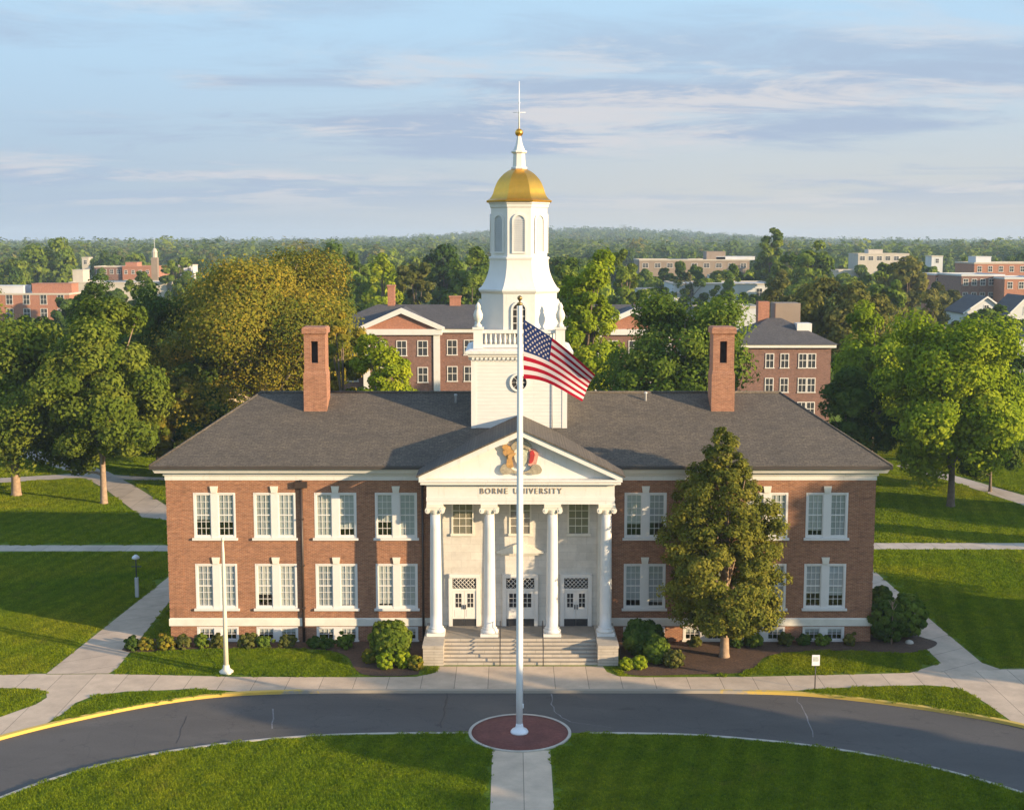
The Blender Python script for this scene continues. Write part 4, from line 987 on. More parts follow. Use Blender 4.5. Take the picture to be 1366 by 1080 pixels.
def tree(x, y, h, w, label, kind='mid', trunk_h=None, seed=1, n=70, per=170, leaf=0.36, name='broadleaf_tree', cat='tree', bark='bark', z0=0.0, group=None, lump=.22, cone=0, flat=.75, nl=10, r0=None, cr=None, dy=1.0):
    if leaf < .45: per = int(per*1.8); leaf *= .74
    trunk_h = h*.2 if trunk_h is None else trunk_h
    rz = (h-trunk_h)/(1+flat)*1.0; zc = h-rz
    rx = w/2
    cr = cr or w*.105
    cl = crown_clumps(rx-cr*.7, (rx-cr*.7)*dy, rz-cr*.6, n, seed, cr, flat, lump, cone); cl[:, 2] += zc
    t = empty(name, (x, y, z0), 0.0); tag(t, label, cat, group)
    woody(cl, trunk_h, h*.86, r0 or max(.14, h*.02), seed, nl).build('trunk', M[bark], t)
    link('crown', leaves_mesh('crown', cl, per, leaf, seed, [M[LEAFKIND[kind]]]), t)
    return t
def tree_px(px, top, wpx, Y, label, kind, seed, **k):
    x, ztop = P(px, top, Y); sc = F/((Y+DY)*1.0); z0 = hgt(x, Y)
    D = Y+DY; lf = k.pop('leaf', max(.30, D*.0026))
    return tree(x, Y, ztop-z0, wpx/sc, label, kind, seed=seed, leaf=lf, z0=z0, **k)

# the trees that can be told apart
x, y = G(966, 876)
def conical_tree():
    t = tag(empty('conical_tree', (x, y, 0)), 'olive green conical tree with pale straight trunk before the right wing', 'tree')
    cl = conical_clumps(1.8, 12.9, 6.6, 640, 3); cl[:, 0] -= .32*np.clip((cl[:, 2]-2)/6, 0, 1)
    woody(cl, 2.2, 12.2, .25, 3, 26, .1).build('trunk', M['bark_tan'], t)
    link('crown', leaves_mesh('crown', cl, 130, .13, 3, [M['leaf_conifer']], .75, (0, 0, 4), .35), t)
conical_tree()
x, y = G(22, 661); tree(x, y, 17.6, 16.5, 'big leafy green maple tree with short brown trunk at the left edge', 'leafy', 2.6, 11, n=210, per=190, leaf=.36, bark='bark_tan', lump=.28, r0=.42)
x, y = G(139, 672); tree(x, y, 18.2, 11.5, 'leafy green tree with slim tan trunk in the left lawn, behind the path lamp', 'leafy', 2.4, 12, n=160, per=180, leaf=.34, bark='bark_tan', lump=.3, r0=.3)
x, y = G(1268, 676); tree(x, y, 16.9, 12.6, 'bright yellow green maple tree with dark trunk on the right lawn', 'bright', 2.0, 13, n=200, per=190, leaf=.34, lump=.2, r0=.33, flat=.85)
tree_px(352, 326, 325, 58, 'huge golden green tree with pale spreading branches behind the left chimney', 'gold', 21, n=400, per=230, leaf=.29, bark='bark_pale', lump=.55, nl=46, r0=.7, trunk_h=5.0, flat=.95)
tree_px(242, 500, 80, 50, 'lower golden green tree with thin pale trunk at the left end of the grey roof', 'gold', 22, n=70, per=170, bark='bark_pale', nl=14, r0=.16, trunk_h=2.2)
tree_px(512, 446, 104, 40, 'small bright green tree just behind the roof ridge, left of the tower', 'bright', 23, n=80, per=170, leaf=.32)
tree_px(455, 415, 75, 44, 'low golden tree squeezed between huge golden tree and small bright green tree', 'gold', 24, n=60, per=150, leaf=.34)
tree_px(783, 336, 105, 62, 'tall yellow green tree close behind the tower, right of the flag top', 'bright', 25, n=120, per=180, leaf=.36, lump=.26)
tree_px(912, 392, 205, 48, 'wide mid green tree behind the right chimney', 'mid', 26, n=170, per=190, leaf=.34, lump=.28)
tree_px(1168, 404, 135, 62, 'yellow green tree standing behind the bright maple tree, right of the rear hip roof', 'bright', 27, n=120, per=180, leaf=.38)
tree_px(1140, 490, 110, 44, 'low dark green tree beyond the right end of the roof', 'dark', 28, n=90, per=170, leaf=.34)
tree_px(1128, 370, 135, 115, 'broad olive brown tree beyond the rear hip roof', 'olive', 29, n=110, per=150, leaf=.5)
tree_px(1062, 375, 80, 150, 'olive brown tree behind the rear brick chimney block', 'olive', 30, n=70, per=140, leaf=.55)
tree_px(1352, 440, 90, 60, 'dark green pointed tree at the right edge beside the bright maple', 'dark', 31, n=80, per=160, leaf=.34, cone=.6, name='conifer_tree', trunk_h=2)
tree_px(1325, 560, 95, 46, 'low shaded tree at the right edge over the back path', 'dark', 32, n=60, per=150, leaf=.32)
tree_px(205, 380, 130, 58, 'tall dark green tree between the left maple and the golden tree', 'dark', 33, n=120, per=180, leaf=.36, trunk_h=1.5)
tree_px(130, 372, 120, 74, 'dark tree rising behind the left maple crown', 'dark', 34, n=90, per=160, leaf=.4)
tree_px(30, 420, 120, 80, 'dark tree behind the big maple at the left edge', 'dark', 35, n=80, per=150, leaf=.42)
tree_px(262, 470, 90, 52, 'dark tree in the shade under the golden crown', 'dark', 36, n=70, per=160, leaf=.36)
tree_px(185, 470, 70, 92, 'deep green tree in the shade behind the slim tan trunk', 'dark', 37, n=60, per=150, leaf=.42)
tree_px(510, 340, 62, 175, 'round light green tree beyond the rear hall roof', 'bright', 38, n=60, per=130, leaf=.55)
tree_px(556, 352, 66, 150, 'rounded olive brown tree beyond the rear hall roof', 'olive', 39, n=60, per=130, leaf=.55)
tree_px(628, 330, 84, 190, 'dark green tree just left of the belfry', 'mid', 40, n=80, per=140, leaf=.6)
tree_px(592, 328, 70, 225, 'deep green tree between olive tree and belfry', 'dark', 41, n=70, per=120, leaf=.65)
tree_px(760, 345, 70, 140, 'mid green tree half hidden by the belfry right side', 'mid', 42, n=60, per=130, leaf=.5)
tree_px(838, 332, 62, 185, 'green tree right of the tall yellow green tree', 'mid', 43, n=60, per=130, leaf=.58)
tree_px(1030, 303, 44, 330, 'tallest tree breaking the skyline right of centre', 'mid', 44, n=50, per=110, leaf=.85, cr=1.6)
tree_px(1085, 322, 74, 270, 'full dark green tree right of the skyline tree', 'mid', 45, n=60, per=120, leaf=.75)
tree_px(1052, 338, 56, 290, 'green tree directly below the skyline tree', 'mid', 46, n=50, per=110, leaf=.75)
tree_px(1212, 344, 84, 230, 'brownish green tree left of the right hand brick block', 'olive', 47, n=60, per=120, leaf=.7)
tree_px(1172, 352, 58, 250, 'dark tree below the cream flat roofed building', 'mid', 48, n=50, per=110, leaf=.7)
tree_px(970, 352, 40, 290, 'small round dark tree in front of the long tan building', 'mid', 49, n=40, per=110, leaf=.75)
tree_px(922, 350, 46, 300, 'low dark tree left part of the long tan building', 'dark', 50, n=40, per=110, leaf=.75)
tree_px(1045, 360, 66, 200, 'brown olive tree right of the white flat roof', 'olive', 51, n=50, per=120, leaf=.6)
tree_px(878, 385, 40, 215, 'small dark tree at the left end of the white flat roof', 'dark', 52, n=40, per=110, leaf=.6)
tree_px(1240, 392, 60, 180, 'bare brown grey tree left of the white gabled house', 'olive', 53, n=40, per=90, leaf=.5)
tree_px(1330, 408, 44, 175, 'small dark tree before the white gabled house', 'dark', 54, n=40, per=110, leaf=.5)
tree_px(440, 325, 80, 220, 'deep green tree beyond the golden crown top', 'mid', 55, n=60, per=120, leaf=.65)
tree_px(478, 338, 60, 205, 'mid green tree left of the round light green tree', 'mid', 56, n=50, per=120, leaf=.65)
tree_px(470, 380, 60, 140, 'shaded tree at the left end of the rear hall roof', 'dark', 57, n=50, per=120, leaf=.5)
tree_px(60, 318, 90, 390, 'wide grey green tree beyond the left brick buildings', 'mid', 58, n=60, per=110, leaf=.95)
tree_px(15, 345, 60, 360, 'pale green round tree at the left edge above the brick building', 'mid', 59, n=50, per=110, leaf=.9)
tree_px(235, 345, 46, 330, 'pale green tree beside the small church steeple', 'mid', 60, n=40, per=110, leaf=.85)
tree_px(262, 372, 60, 200, 'dark green tree left of the golden crown top', 'dark', 61, n=50, per=120, leaf=.6)
tree_px(120, 395, 70, 150, 'small tree top in front of the long pale wall', 'mid', 62, n=50, per=120, leaf=.5)
tree_px(185, 362, 40, 250, 'narrow tree before the far brick block', 'mid', 63, n=40, per=110, leaf=.7)
tree_px(700, 330, 90, 200, 'dark tree hidden behind the belfry', 'mid', 64, n=50, per=110, leaf=.65)
tree_px(1300, 470, 80, 100, 'shaded tree behind the bright maple crown', 'dark', 65, n=60, per=120, leaf=.45)
tree_px(1090, 455, 90, 105, 'dark shaded tree right of the rear hip roofed hall', 'dark', 66, n=60, per=130, leaf=.45)
tree_px(330, 470, 150, 62, 'shaded dark tree behind the golden branches', 'dark', 67, n=80, per=150, leaf=.4)

for i, (px_, top_, w_, Y_, kd_, lab_) in enumerate([
    (18, 424, 90, 190, 'mid', 'green tree in front of the red brick block at the left edge'), (88, 398, 44, 210, 'dark', 'dark tree at the right end of the red brick block'), (112, 388, 44, 240, 'mid', 'small tree before the left end of the long pale wall'), (150, 386, 46, 236, 'dark', 'dark small tree before the middle of the long pale wall'), (196, 384, 50, 238, 'mid', 'small tree before the right end of the long pale wall'), (246, 366, 40, 300, 'mid', 'tree in front of the small white block by the steeple'),
    (868, 368, 46, 330, 'mid', 'tree before the left end of the long tan building'), (905, 366, 40, 325, 'olive', 'olive tree before the long tan building'), (945, 372, 34, 318, 'mid', 'small tree before the middle of the long tan building'), (1012, 362, 40, 330, 'mid', 'tree at the right end of the long tan building'), (885, 396, 60, 180, 'mid', 'tree hiding the left end of the white warehouse'), (950, 398, 50, 185, 'bright', 'light tree before the white warehouse'), (1002, 392, 40, 230, 'dark', 'dark tree before the right end of the white warehouse'),
    (860, 360, 40, 335, 'mid', 'tree covering the left corner of the long tan building'), (888, 358, 36, 340, 'dark', 'dark tree in front of the long tan building, left of the olive one'), (926, 361, 40, 335, 'mid', 'tree in front of the long tan building, right of the olive one'), (966, 362, 40, 330, 'leafy', 'leafy tree before the roof house of the long tan building'), (990, 364, 36, 335, 'dark', 'dark tree before the right part of the long tan building'),
    (1128, 366, 50, 330, 'mid', 'tree below the low cream roof'), (1150, 354, 44, 400, 'mid', 'tree before the left end of the cream building'), (1190, 352, 50, 410, 'dark', 'dark tree before the right end of the cream building'), (1232, 356, 44, 380, 'mid', 'tree below the small white block at right'), (1262, 378, 50, 250, 'olive', 'olive tree before the low orange shop'),
    (1316, 412, 62, 165, 'mid', 'green tree in front of the white gabled house'), (1356, 424, 60, 150, 'dark', 'dark tree before the houses at the right edge'), (1288, 420, 44, 170, 'olive', 'olive tree left of the white gabled house'), (1180, 375, 60, 170, 'mid', 'round green tree behind the yellow green tree at right'),
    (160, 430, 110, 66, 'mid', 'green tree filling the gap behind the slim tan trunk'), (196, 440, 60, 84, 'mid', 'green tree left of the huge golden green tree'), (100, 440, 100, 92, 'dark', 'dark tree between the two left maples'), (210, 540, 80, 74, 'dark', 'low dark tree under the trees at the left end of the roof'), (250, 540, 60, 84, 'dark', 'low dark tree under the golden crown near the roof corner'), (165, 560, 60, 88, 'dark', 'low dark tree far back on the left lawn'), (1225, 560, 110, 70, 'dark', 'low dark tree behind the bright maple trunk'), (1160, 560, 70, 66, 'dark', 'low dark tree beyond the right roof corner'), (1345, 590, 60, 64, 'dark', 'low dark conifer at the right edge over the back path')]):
    tree_px(px_, top_, w_, Y_, lab_, kd_, 400+i, n=60, per=120, trunk_h=1.2 if Y_ < 100 else 2.5)
# trees out to the right of the frame that throw the long evening shadows
def shade_tree(p, tip, h, w, label, seed, kind='mid'):     # p: across the sunbeams, tip: where the shadow ends along them
    sx, sy = math.cos(AZ), -math.sin(AZ); nx, ny = math.sin(AZ), math.cos(AZ); q = tip+(h-.8)/math.tan(EL)
    tree(sx*q+nx*p, sy*q+ny*p, h, w, label, kind, seed=seed, n=170, per=130, leaf=.55, trunk_h=2.2)
for i, (p, q, h, w, lab) in enumerate([(-7.5, -1.0, 14.6, 8.5, 'road before the portico'), (-13.5, -4, 15.6, 10.5, 'road and flagpole bed'), (-16.8, -3.5, 14, 5, 'strip of lawn along the road'), (-20, 12, 13.0, 9, 'right half of the front lawn'), (10, -24, 17.0, 9.5, 'right end of the brick hall'), (19, -20, 16.0, 11, 'lawn by the right diagonal path'), (40.5, 6, 9.5, 3.5, 'cross path at right'), (51, -6, 13.5, 10, 'lawn under the bright maple')]):
    shade_tree(p, q, h, w, 'tree outside the right edge of the photo shading the '+lab, 80+i)

# far trees of the town: shared crowns, every tree an object of its own
far_me = {}
for k, kd in enumerate(['mid', 'dark', 'olive', 'bright']):
    for j in range(2 if kd in ('mid', 'dark') else 1):
        cl = crown_clumps(.42, .42, .42, 46, 300+k*10+j, .11, .85, .25); cl[:, 2] += .56
        far_me[(kd, j)] = leaves_mesh('far_crown', cl, 62, .060, 310+k*10+j, [M[LEAFKIND[kd]]])
TONE = {'mid': 'mid green', 'dark': 'dark green', 'olive': 'olive', 'bright': 'light green'}
def zone(px):
    return ('over the left brick blocks' if px < 215 else 'behind the golden tree' if px < 440 else 'left of the belfry' if px < 660 else
            'right of the belfry' if px < 850 else 'above the long tan building' if px < 1010 else 'around the cream flat roofed building' if px < 1240 else 'over the brick block at the right edge')
rf = random.Random(99); taken = []
def far_tree(px, Y, h, w):
    x, _ = P(px, 400, Y); kd = rf.choices(['mid', 'dark', 'olive', 'bright'], [5, 4, 2, 1])[0]
    o = link('distant_tree', far_me[(kd, rf.randrange(2) if kd in ('mid', 'dark') else 0)], None, (x, Y, hgt(x, Y)-.08*h))
    o.scale = (w, w*rf.uniform(.9, 1.1), h); o.rotation_euler = (0, 0, rf.uniform(0, 6.28))
    r = 'nearer' if Y < 420 else 'farther'
    tag(o, '%s tree among the %s treetops %s' % (TONE[kd], r, zone(px)), 'tree', '%s %s treetops %s' % (r, TONE[kd], zone(px)))
BLD = []            # (px0, px1, Y) of far buildings that stay in view
def clear(px, Y, w): 
    return not any(a-w < px < b+w and Y < yb for a, b, yb in BLD)

# ------------------------------------------------------------------ the other buildings
def win_proto(w, h, mat='white', dark=True):
    mb = MB(); mb.box(-w/2-.1, -w/2, -.06, .02, -.05, h+.05); mb.box(w/2, w/2+.1, -.06, .02, -.05, h+.05); mb.box(-w/2-.16, w/2+.16, -.1, .02, -.17, -.0525); mb.box(-w/2, w/2, -.06, .02, h-.05, h+.05)
    mb.box(-w/2, w/2, -.05, .02, h/2-.04, h/2+.04); mb.box(-.03, .03, -.045, .02, -.05, h-.0525)
    return mb
def add_windows(par, spots, w, h, pane=None):
    proto = None
    for x, y, z, rz in spots:
        if proto is None:
            proto = o = win_proto(w, h).build('window', M['white'], par)
            g = MB(); g.box(-w/2, w/2, -.015, .015, -.05, h-.05); g.build('pane', pane or M['pane_dark'], o)
        else: o = copy_tree(proto, par)
        o.location = (x, y, z); o.rotation_euler = (0, 0, rz)
m_, N_, L_, b_ = new_mat("dark_pane"); b_.inputs['Base Color'].default_value = (.05, .055, .06, 1); b_.inputs['Roughness'].default_value = .08; M['pane_dark'] = m_
M['tan_wall'] = plain('tan_wall', (.27, .21, .16), .85, .12, .4); M['cream_wall'] = plain('cream_wall', (.50, .45, .37), .8, .08, .4); M['white_wall'] = plain('white_wall', (.56, .57, .57), .7, .06, .4)
M['flat_roof'] = plain('pale_flat_roof', (.46, .45, .43), .9, .12, .3); M['orange_wall'] = M['brick_orange']

# long rear hall with two pedimented pavilions
RY = 90.0; RX = .2
rear = tag(empty('rear_hall', (RX, RY, 0)), 'long brick hall with white pedimented pavilions seen behind the tower', 'building')
ze = P(600, 438, RY)[1]
hw = 24.0
mb = MB(); mb.box(-hw, hw, 0, 12, -.2, ze-.5)
for s in (-1, 1): mb.box(s*14.35-4.7, s*14.35+4.7, -1.2, -.003, -.2, ze-.5)
mb.build('wall', M['brick_dark'], rear)
mb = MB(); mb.box(-hw-.4, hw+.4, -.4, 12.4, ze-.4975, ze)
for s in (-1, 1):
    mb.box(s*14.35-5.0, s*14.35+5.0, -1.6, -.403, ze-.7, ze)
    for t in (-1, 1):
        mb.box(s*14.35+t*4.35-.4, s*14.35+t*4.35+.4, -1.35, -1.203, 0, ze-.703)
mb.build('cornice', M['white'], rear)
zr = P(600, 406, RY+6)[1]
mb = MB()
e = [(-hw-.6, -.6, ze+.003), (hw+.6, -.6, ze+.003), (hw+.6, 12.6, ze+.003), (-hw-.6, 12.6, ze+.003), (-hw+6, 6, zr), (hw-6, 6, zr)]
mb.add(e, [(0, 3, 2, 1), (0, 1, 5, 4), (1, 2, 5), (2, 3, 4, 5), (3, 0, 4)])
zp = P(536, 411, RY-1.2)[1]
for s in (-1, 1):
    c = s*14.35; mb.prism([(c-5.2, ze+.02), (c+5.2, ze+.02), (c, zp-.06)], -1.0, 5.4)
rr = mb.build('roof', M['roof_grey'], rear)
for s in (-1, 1):
    c = s*14.35
    mb = MB(); mb.prism([(c-4.6, ze+.003), (c+4.6, ze+.003), (c, zp-.75)], -1.3, -1.05); g = mb.build('gable', M['brick_orange'], rear)
    mb = MB()
    for t in (-1, 1):
        q = [(c+t*5.35, ze+.003), (c+t*5.35, ze+.25), (c, zp+.05), (c, zp-.62), (c+t*4.55, ze+.003)]
        mb.prism(q if t < 0 else q[::-1], -1.75, -1.302) if False else mb.prism((q[::-1] if t < 0 else q), -1.75, -1.302)
    mb.build('raking_cornice', M['white'], g)
    mb = MB(); mb.prism(arch_pts(1.3, ze+.4, ze+1.7), -1.36, -1.302); mb.build('gable_window', M['white'], g); mb = MB(); mb.prism(arch_pts(.9, ze+.5, ze+1.45), -1.39, -1.3625); mb.build('gable_pane', M['pane_dark'], g)
sp = []
for zz in (ze-3.2, ze-6.5, ze-9.8):
    for s in (-1, 1):
        for dx in (-2.6, 0, 2.6): sp.append((s*14.35+dx, -1.21, zz, 0))
        for dx in (6.2, 8.3): sp.append((s*14.35+dx, -.01, zz, 0)); sp.append((s*14.35-dx, -.01, zz, 0))
    for dx in (-3.6, -1.2, 1.2, 3.6): sp.append((dx, -.01, zz, 0))
add_windows(rear, sp, 1.1, 1.75)
for cx, w, hh in ((-16.2, .9, 2.3), (-8, 1.4, .9)):
    mb = MB(); mb.box(cx-w/2, cx+w/2, 5.6, 6.6, zr-1, zr+hh); mb.box(cx-w/2-.1, cx+w/2+.1, 5.5, 6.7, zr+hh+.0025, zr+hh+.2); mb.build('chimney', M['brick_orange'], rear)

# hip roofed rear hall at the right
QY = 84.0; xa = P(985, 460, QY)[0]; xb = P(1109, 460, QY)[0]; qe = P(1060, 459, QY)[1]
rh = tag(empty('hip_roofed_hall', ((xa+xb)/2, QY, 0)), 'brown brick hall with grey hip roof seen beyond the right chimney', 'building'); w = (xb-xa)/2
mb = MB(); mb.box(-w, w, 0, 11, -.2, qe-.4); mb.build('wall', M['brick_dark'], rh)
mb = MB(); mb.box(-w-.5, w+.5, -.5, 11.5, qe-.3975, qe); mb.build('cornice', M['white'], rh)
qr = P(1050, 424, QY+5.5)[1]
mb = MB(); mb.add([(-w-.7, -.7, qe+.003), (w+.7, -.7, qe+.003), (w+.7, 11.7, qe+.003), (-w-.7, 11.7, qe+.003), (-w+4.5, 5.5, qr), (w-5.0, 5.5, qr)], [(0, 3, 2, 1), (0, 1, 5, 4), (1, 2, 5), (2, 3, 4, 5), (3, 0, 4)]); mb.build('roof', M['roof_grey'], rh)
cx = P(1018, 410, QY+6)[0]-(xa+xb)/2
mb = MB(); mb.box(cx-.7, cx+.7, 5.5, 7, qr-2, P(1018, 402, QY+6)[1]); mb.build('chimney', M['brick_orange'], rh)
mb = MB(); cx = P(1049, 410, QY+7)[0]-(xa+xb)/2; mb.box(cx-1.5, cx+1.6, 6.2, 9.5, qr-2, P(1049, 404, QY+7)[1]); mb.build('roof_house', M['tan_wall'], rh)
mb = MB(); cx = P(1072, 436, QY+3)[0]-(xa+xb)/2; mb.box(cx-.9, cx+.9, 2.5, 4.5, qe+.3, P(1072, 431, QY+3)[1]); mb.build('dormer', M['white'], rh)
sp = []
for zz in (qe-2.75, qe-5.7, qe-8.6):
    for px_ in (1027, 1047, 1071, 1083): sp.append((P(px_, 470, QY)[0]-(xa+xb)/2, -.01, zz, 0))
add_windows(rh, sp, .85, 1.6)

def block(name, label, px0, px1, top, Y, depth, wall, storeys=2, nwin=5, trim='cream_wall', roofm='flat_roof', pent=None, cat='building', ww=1.2, wh=1.6, zdrop=1.2):
    x0, zt = P(px0, top, Y); x1, _ = P(px1, top, Y); cx = (x0+x1)/2; w = (x1-x0)/2; z0 = hgt(cx, Y)
    o = tag(empty(name, (cx, Y, z0)), label, cat); zt -= z0
    mb = MB(); mb.box(-w, w, 0, depth, -.3, zt-.5); mb.build('wall', M[wall], o)
    mb = MB(); frame_sweep(mb, [(0.0, zt-.5), (.12, zt-.45), (.12, zt), (-.35, zt), (-.35, zt-.5)], -w, w, 0, depth); mb.build('parapet', M[trim], o)
    mb = MB(); mb.box(-w+.35, w-.35, .35, depth-.35, zt-.5, zt-.28); mb.build('roof', M[roofm], o)
    sp = []
    for k in range(storeys):
        for i in range(nwin): sp.append((-w+(2*w)*(i+.5)/nwin, -.01, zt-zdrop-1.6-3.6*k, 0))
    if sp: add_windows(o, sp, ww, wh)
    for (fx, fw, fh, m_) in (pent or []):
        mb = MB(); c = -w+2*w*fx; mb.box(c-fw, c+fw, depth*.3, depth*.7, zt-.28, zt+fh); mb.box(c-fw-.1, c+fw+.1, depth*.3-.1, depth*.7+.1, zt+fh+.0025, zt+fh+.2); mb.build('roof_house', M[m_], o)
    return o
block('brick_block', 'low red brick flat roofed building at the left edge behind the maple', -45, 92, 391, 270, 14, 'orange_wall', 2, 6, pent=[(.78, 5.2, 2.2, 'brick_orange'), (.35, 4, 1.6, 'white_wall')], ww=1.6, wh=2.4)
block('pale_block', 'long low pale walled building below the far orange brick block', 92, 222, 376, 330, 16, 'cream_wall', 0, 0, pent=[(.04, 1.6, 3.4, 'cream_wall')])
block('brick_block', 'orange brick block with flat roof left of the steeple', 163, 211, 355, 420, 16, 'orange_wall', 2, 5, trim='brick_orange', pent=[(.15, 2.2, 1.2, 'brick_orange')], ww=1.0, wh=1.3)
block('brick_block', 'shaded brown brick wing joined to the left of the orange block', 126, 162.5, 355, 421, 14, 'brick_dark', 1, 4)
block('white_block', 'small white flat roofed block right of the steeple', 238, 257, 353, 440, 8, 'white_wall', 2, 2)
block('white_block', 'small pale tower block above the brick building left', 109, 118, 343, 470, 5, 'cream_wall', 2, 1)
# steeple
sx, _ = P(206, 330, 400); st = tag(empty('church_steeple', (sx, 400, 0)), 'small pale church steeple with thin mast in the trees at the far left', 'steeple')
zt = P(206, 319, 400)[1]; mb = MB(); mb.box(-1.1, 1.1, -1.1, 1.1, 0, zt-6.5); mb.build('shaft', M['tan_wall'], st)
mb = MB(); mb.octa([(.9, zt-6.5), (.9, zt-4.8), (1.05, zt-4.7), (.5, zt-3.4), (.12, zt-3.2)]); mb.build('belfry', M['cream_wall'], st)
mb = MB(); mb.tube([(0, 0, zt-3.3), (0, 0, zt+.6)], [.12, .06], 6); mb.build('mast', M['louvre'], st)
block('tan_building', 'long low tan building with flat roof right of centre in the distance', 853, 1000, 346, 400, 22, 'tan_wall', 1, 9, pent=[(.72, 3.4, 2.6, 'tan_wall'), (.9, 7, .8, 'white_wall')], ww=2.0, wh=1.4)
block('white_warehouse', 'long white flat roofed warehouse in front of the long tan building', 899, 1036, 378, 300, 24, 'white_wall', 1, 3, ww=1.6, wh=2.2, zdrop=2.0)
block('white_block', 'low grey shed left of the white warehouse', 851, 877, 385, 296, 10, 'white_wall', 1, 2)
block('white_block', 'small white block roof in front of the long tan building', 950, 985, 367, 345, 10, 'white_wall', 0, 0)
block('white_block', 'white low roof beside the rear hip roof', 975, 1012, 408, 190, 10, 'white_wall', 0, 0)
block('cream_building', 'cream flat roofed building in the distance right of the skyline tree', 1145, 1213, 338, 480, 16, 'cream_wall', 1, 6, pent=[(.4, 3, 1.4, 'cream_wall')], ww=2.0, wh=1.6)
block('cream_building', 'low cream roof below left of the larger cream building', 1119, 1150, 360, 400, 12, 'cream_wall', 0, 0)
block('white_block', 'small white block between cream building and right brick block', 1243, 1258, 341, 450, 8, 'white_wall', 1, 1)
block('brick_block', 'shaded brown brick block with white trim at the right', 1283, 1340, 366, 280, 20, 'brick_dark', 2, 5, trim='white_wall')
block('brick_block', 'sunlit orange brick block at the right edge', 1340.5, 1400, 370, 272, 20, 'orange_wall', 2, 4, trim='white_wall')
block('brick_block', 'pink orange brick upper block behind the shaded brown block', 1300, 1400, 350, 340, 18, 'orange_wall', 1, 7, pent=[(.2, 2.4, 1.6, 'white_wall')])
block('brick_block', 'low orange brick shop left of the shaded brown block', 1248, 1274, 365, 300, 12, 'orange_wall', 1, 3, trim='white_wall')
def gable_house(label, px0, px1, eave, ridge, Y, wall, roofm, dep=9, nwin=2):
    x0, ze_ = P(px0, eave, Y); x1, _ = P(px1, eave, Y); zr_ = P(px0, ridge, Y)[1]; cx = (x0+x1)/2; w = (x1-x0)/2
    o = tag(empty('gabled_house', (cx, Y, 0)), label, 'house')
    mb = MB(); mb.box(-w, w, 0, dep, -.2, ze_); mb.prism([(-w, ze_+.0025), (w, ze_+.0025), (0, zr_)], 0, dep); mb.build('wall', M[wall], o)
    mb = MB()
    for s in (-1, 1):
        dx, dz = -s*w, zr_-ze_
        q = [(s*(w*1.09), ze_-.09*dz+.004), (s*w*1.09, ze_-.09*dz+.28), (0, zr_+.28), (0, zr_+.004)]
        mb.prism(q[::-1] if s < 0 else q, -.4, dep+.4)
    mb.build('roof', M[roofm], o)
    mb = MB()
    for s in (-1, 1):
        dz = zr_-ze_
        q = [(s*(w*1.1), ze_-.1*dz-.02), (s*w*1.1, ze_-.1*dz+.34), (0, zr_+.34), (0, zr_-.02)]
        mb.prism(q[::-1] if s < 0 else q, -.55, -.403)
    mb.build('bargeboard', M['white'], o)
    add_windows(o, [(-w+2*w*(i+.5)/nwin, -.01, ze_-2.2, 0) for i in range(nwin)]+[(0, -.01, ze_+.2, 0)], .9, 1.4)
    return o
gable_house('white gabled house with dark roof at the right below the brick blocks', 1287, 1344, 417, 397, 205, 'white_wall', 'roof_grey', 12)
gable_house('small pale blue white gabled house at the right edge', 1345, 1392, 420, 396, 190, 'white_wall', 'roof_grey', 10)
gable_house('low brick gabled house between white house and right edge', 1336, 1362, 440, 428, 165, 'brick_orange', 'roof_grey', 8, 1)
gable_house('white gabled house deep in the trees at the right edge', 1352, 1400, 462, 442, 140, 'white_wall', 'roof_grey', 10)

BLD += [(0, 95, 270), (95, 222, 330), (126, 211, 415), (238, 257, 430), (196, 214, 395), (109, 118, 460), (853, 1000, 395), (899, 1036, 300), (1145, 1213, 475), (1119, 1150, 395), (1243, 1258, 445), (1283, 1366, 272), (1300, 1366, 338), (1248, 1274, 295)]
count = 0
while count < 235:
    Y = 200*(4.6**rf.random()); px_ = rf.uniform(-30, 1396); h = rf.uniform(12.5, 19); w = h*rf.uniform(.7, 1.0)
    if not clear(px_, Y, w*F/(Y+74)*.42): continue
    if any(abs(px_-a)*(Y+74)/F < 4 and abs(Y-b) < 9 for a, b in taken): continue
    taken.append((px_, Y)); far_tree(px_, Y, h, w); count += 1

# the woods beyond, one unbroken mass of treetops
def woodland():
    g = np.random.default_rng(5); cs = []
    for i in range(11000):
        d = 850*(4.6**g.random()); a = g.uniform(-.47, .47)
        x = d*math.sin(a); y = d*math.cos(a)-74; h = hgt(x, y)
        hh = g.uniform(9, 21) if g.random() > .05 else g.uniform(21, 27)
        r = hh*g.uniform(.26, .52); cs.append((x, y, h+hh-r*1.05, r))
    cs = np.array(cs)
    me = leaves_mesh('woodland', cs, 58, 2.8, 6, [M['leaf_dark'], M['leaf_mid'], M['leaf_olive'], M['leaf_leafy']], 1.0, (0, 1500, -2500), .35)
    mi = np.repeat(g.choice(4, len(cs), p=[.42, .42, .12, .04]).astype(np.int32), 58); me.polygons.foreach_set('material_index', mi)
    tag(link('woodland', me), 'unbroken dark green woods reaching to the low ridge on the horizon', 'woods', None, 'stuff')
woodland()

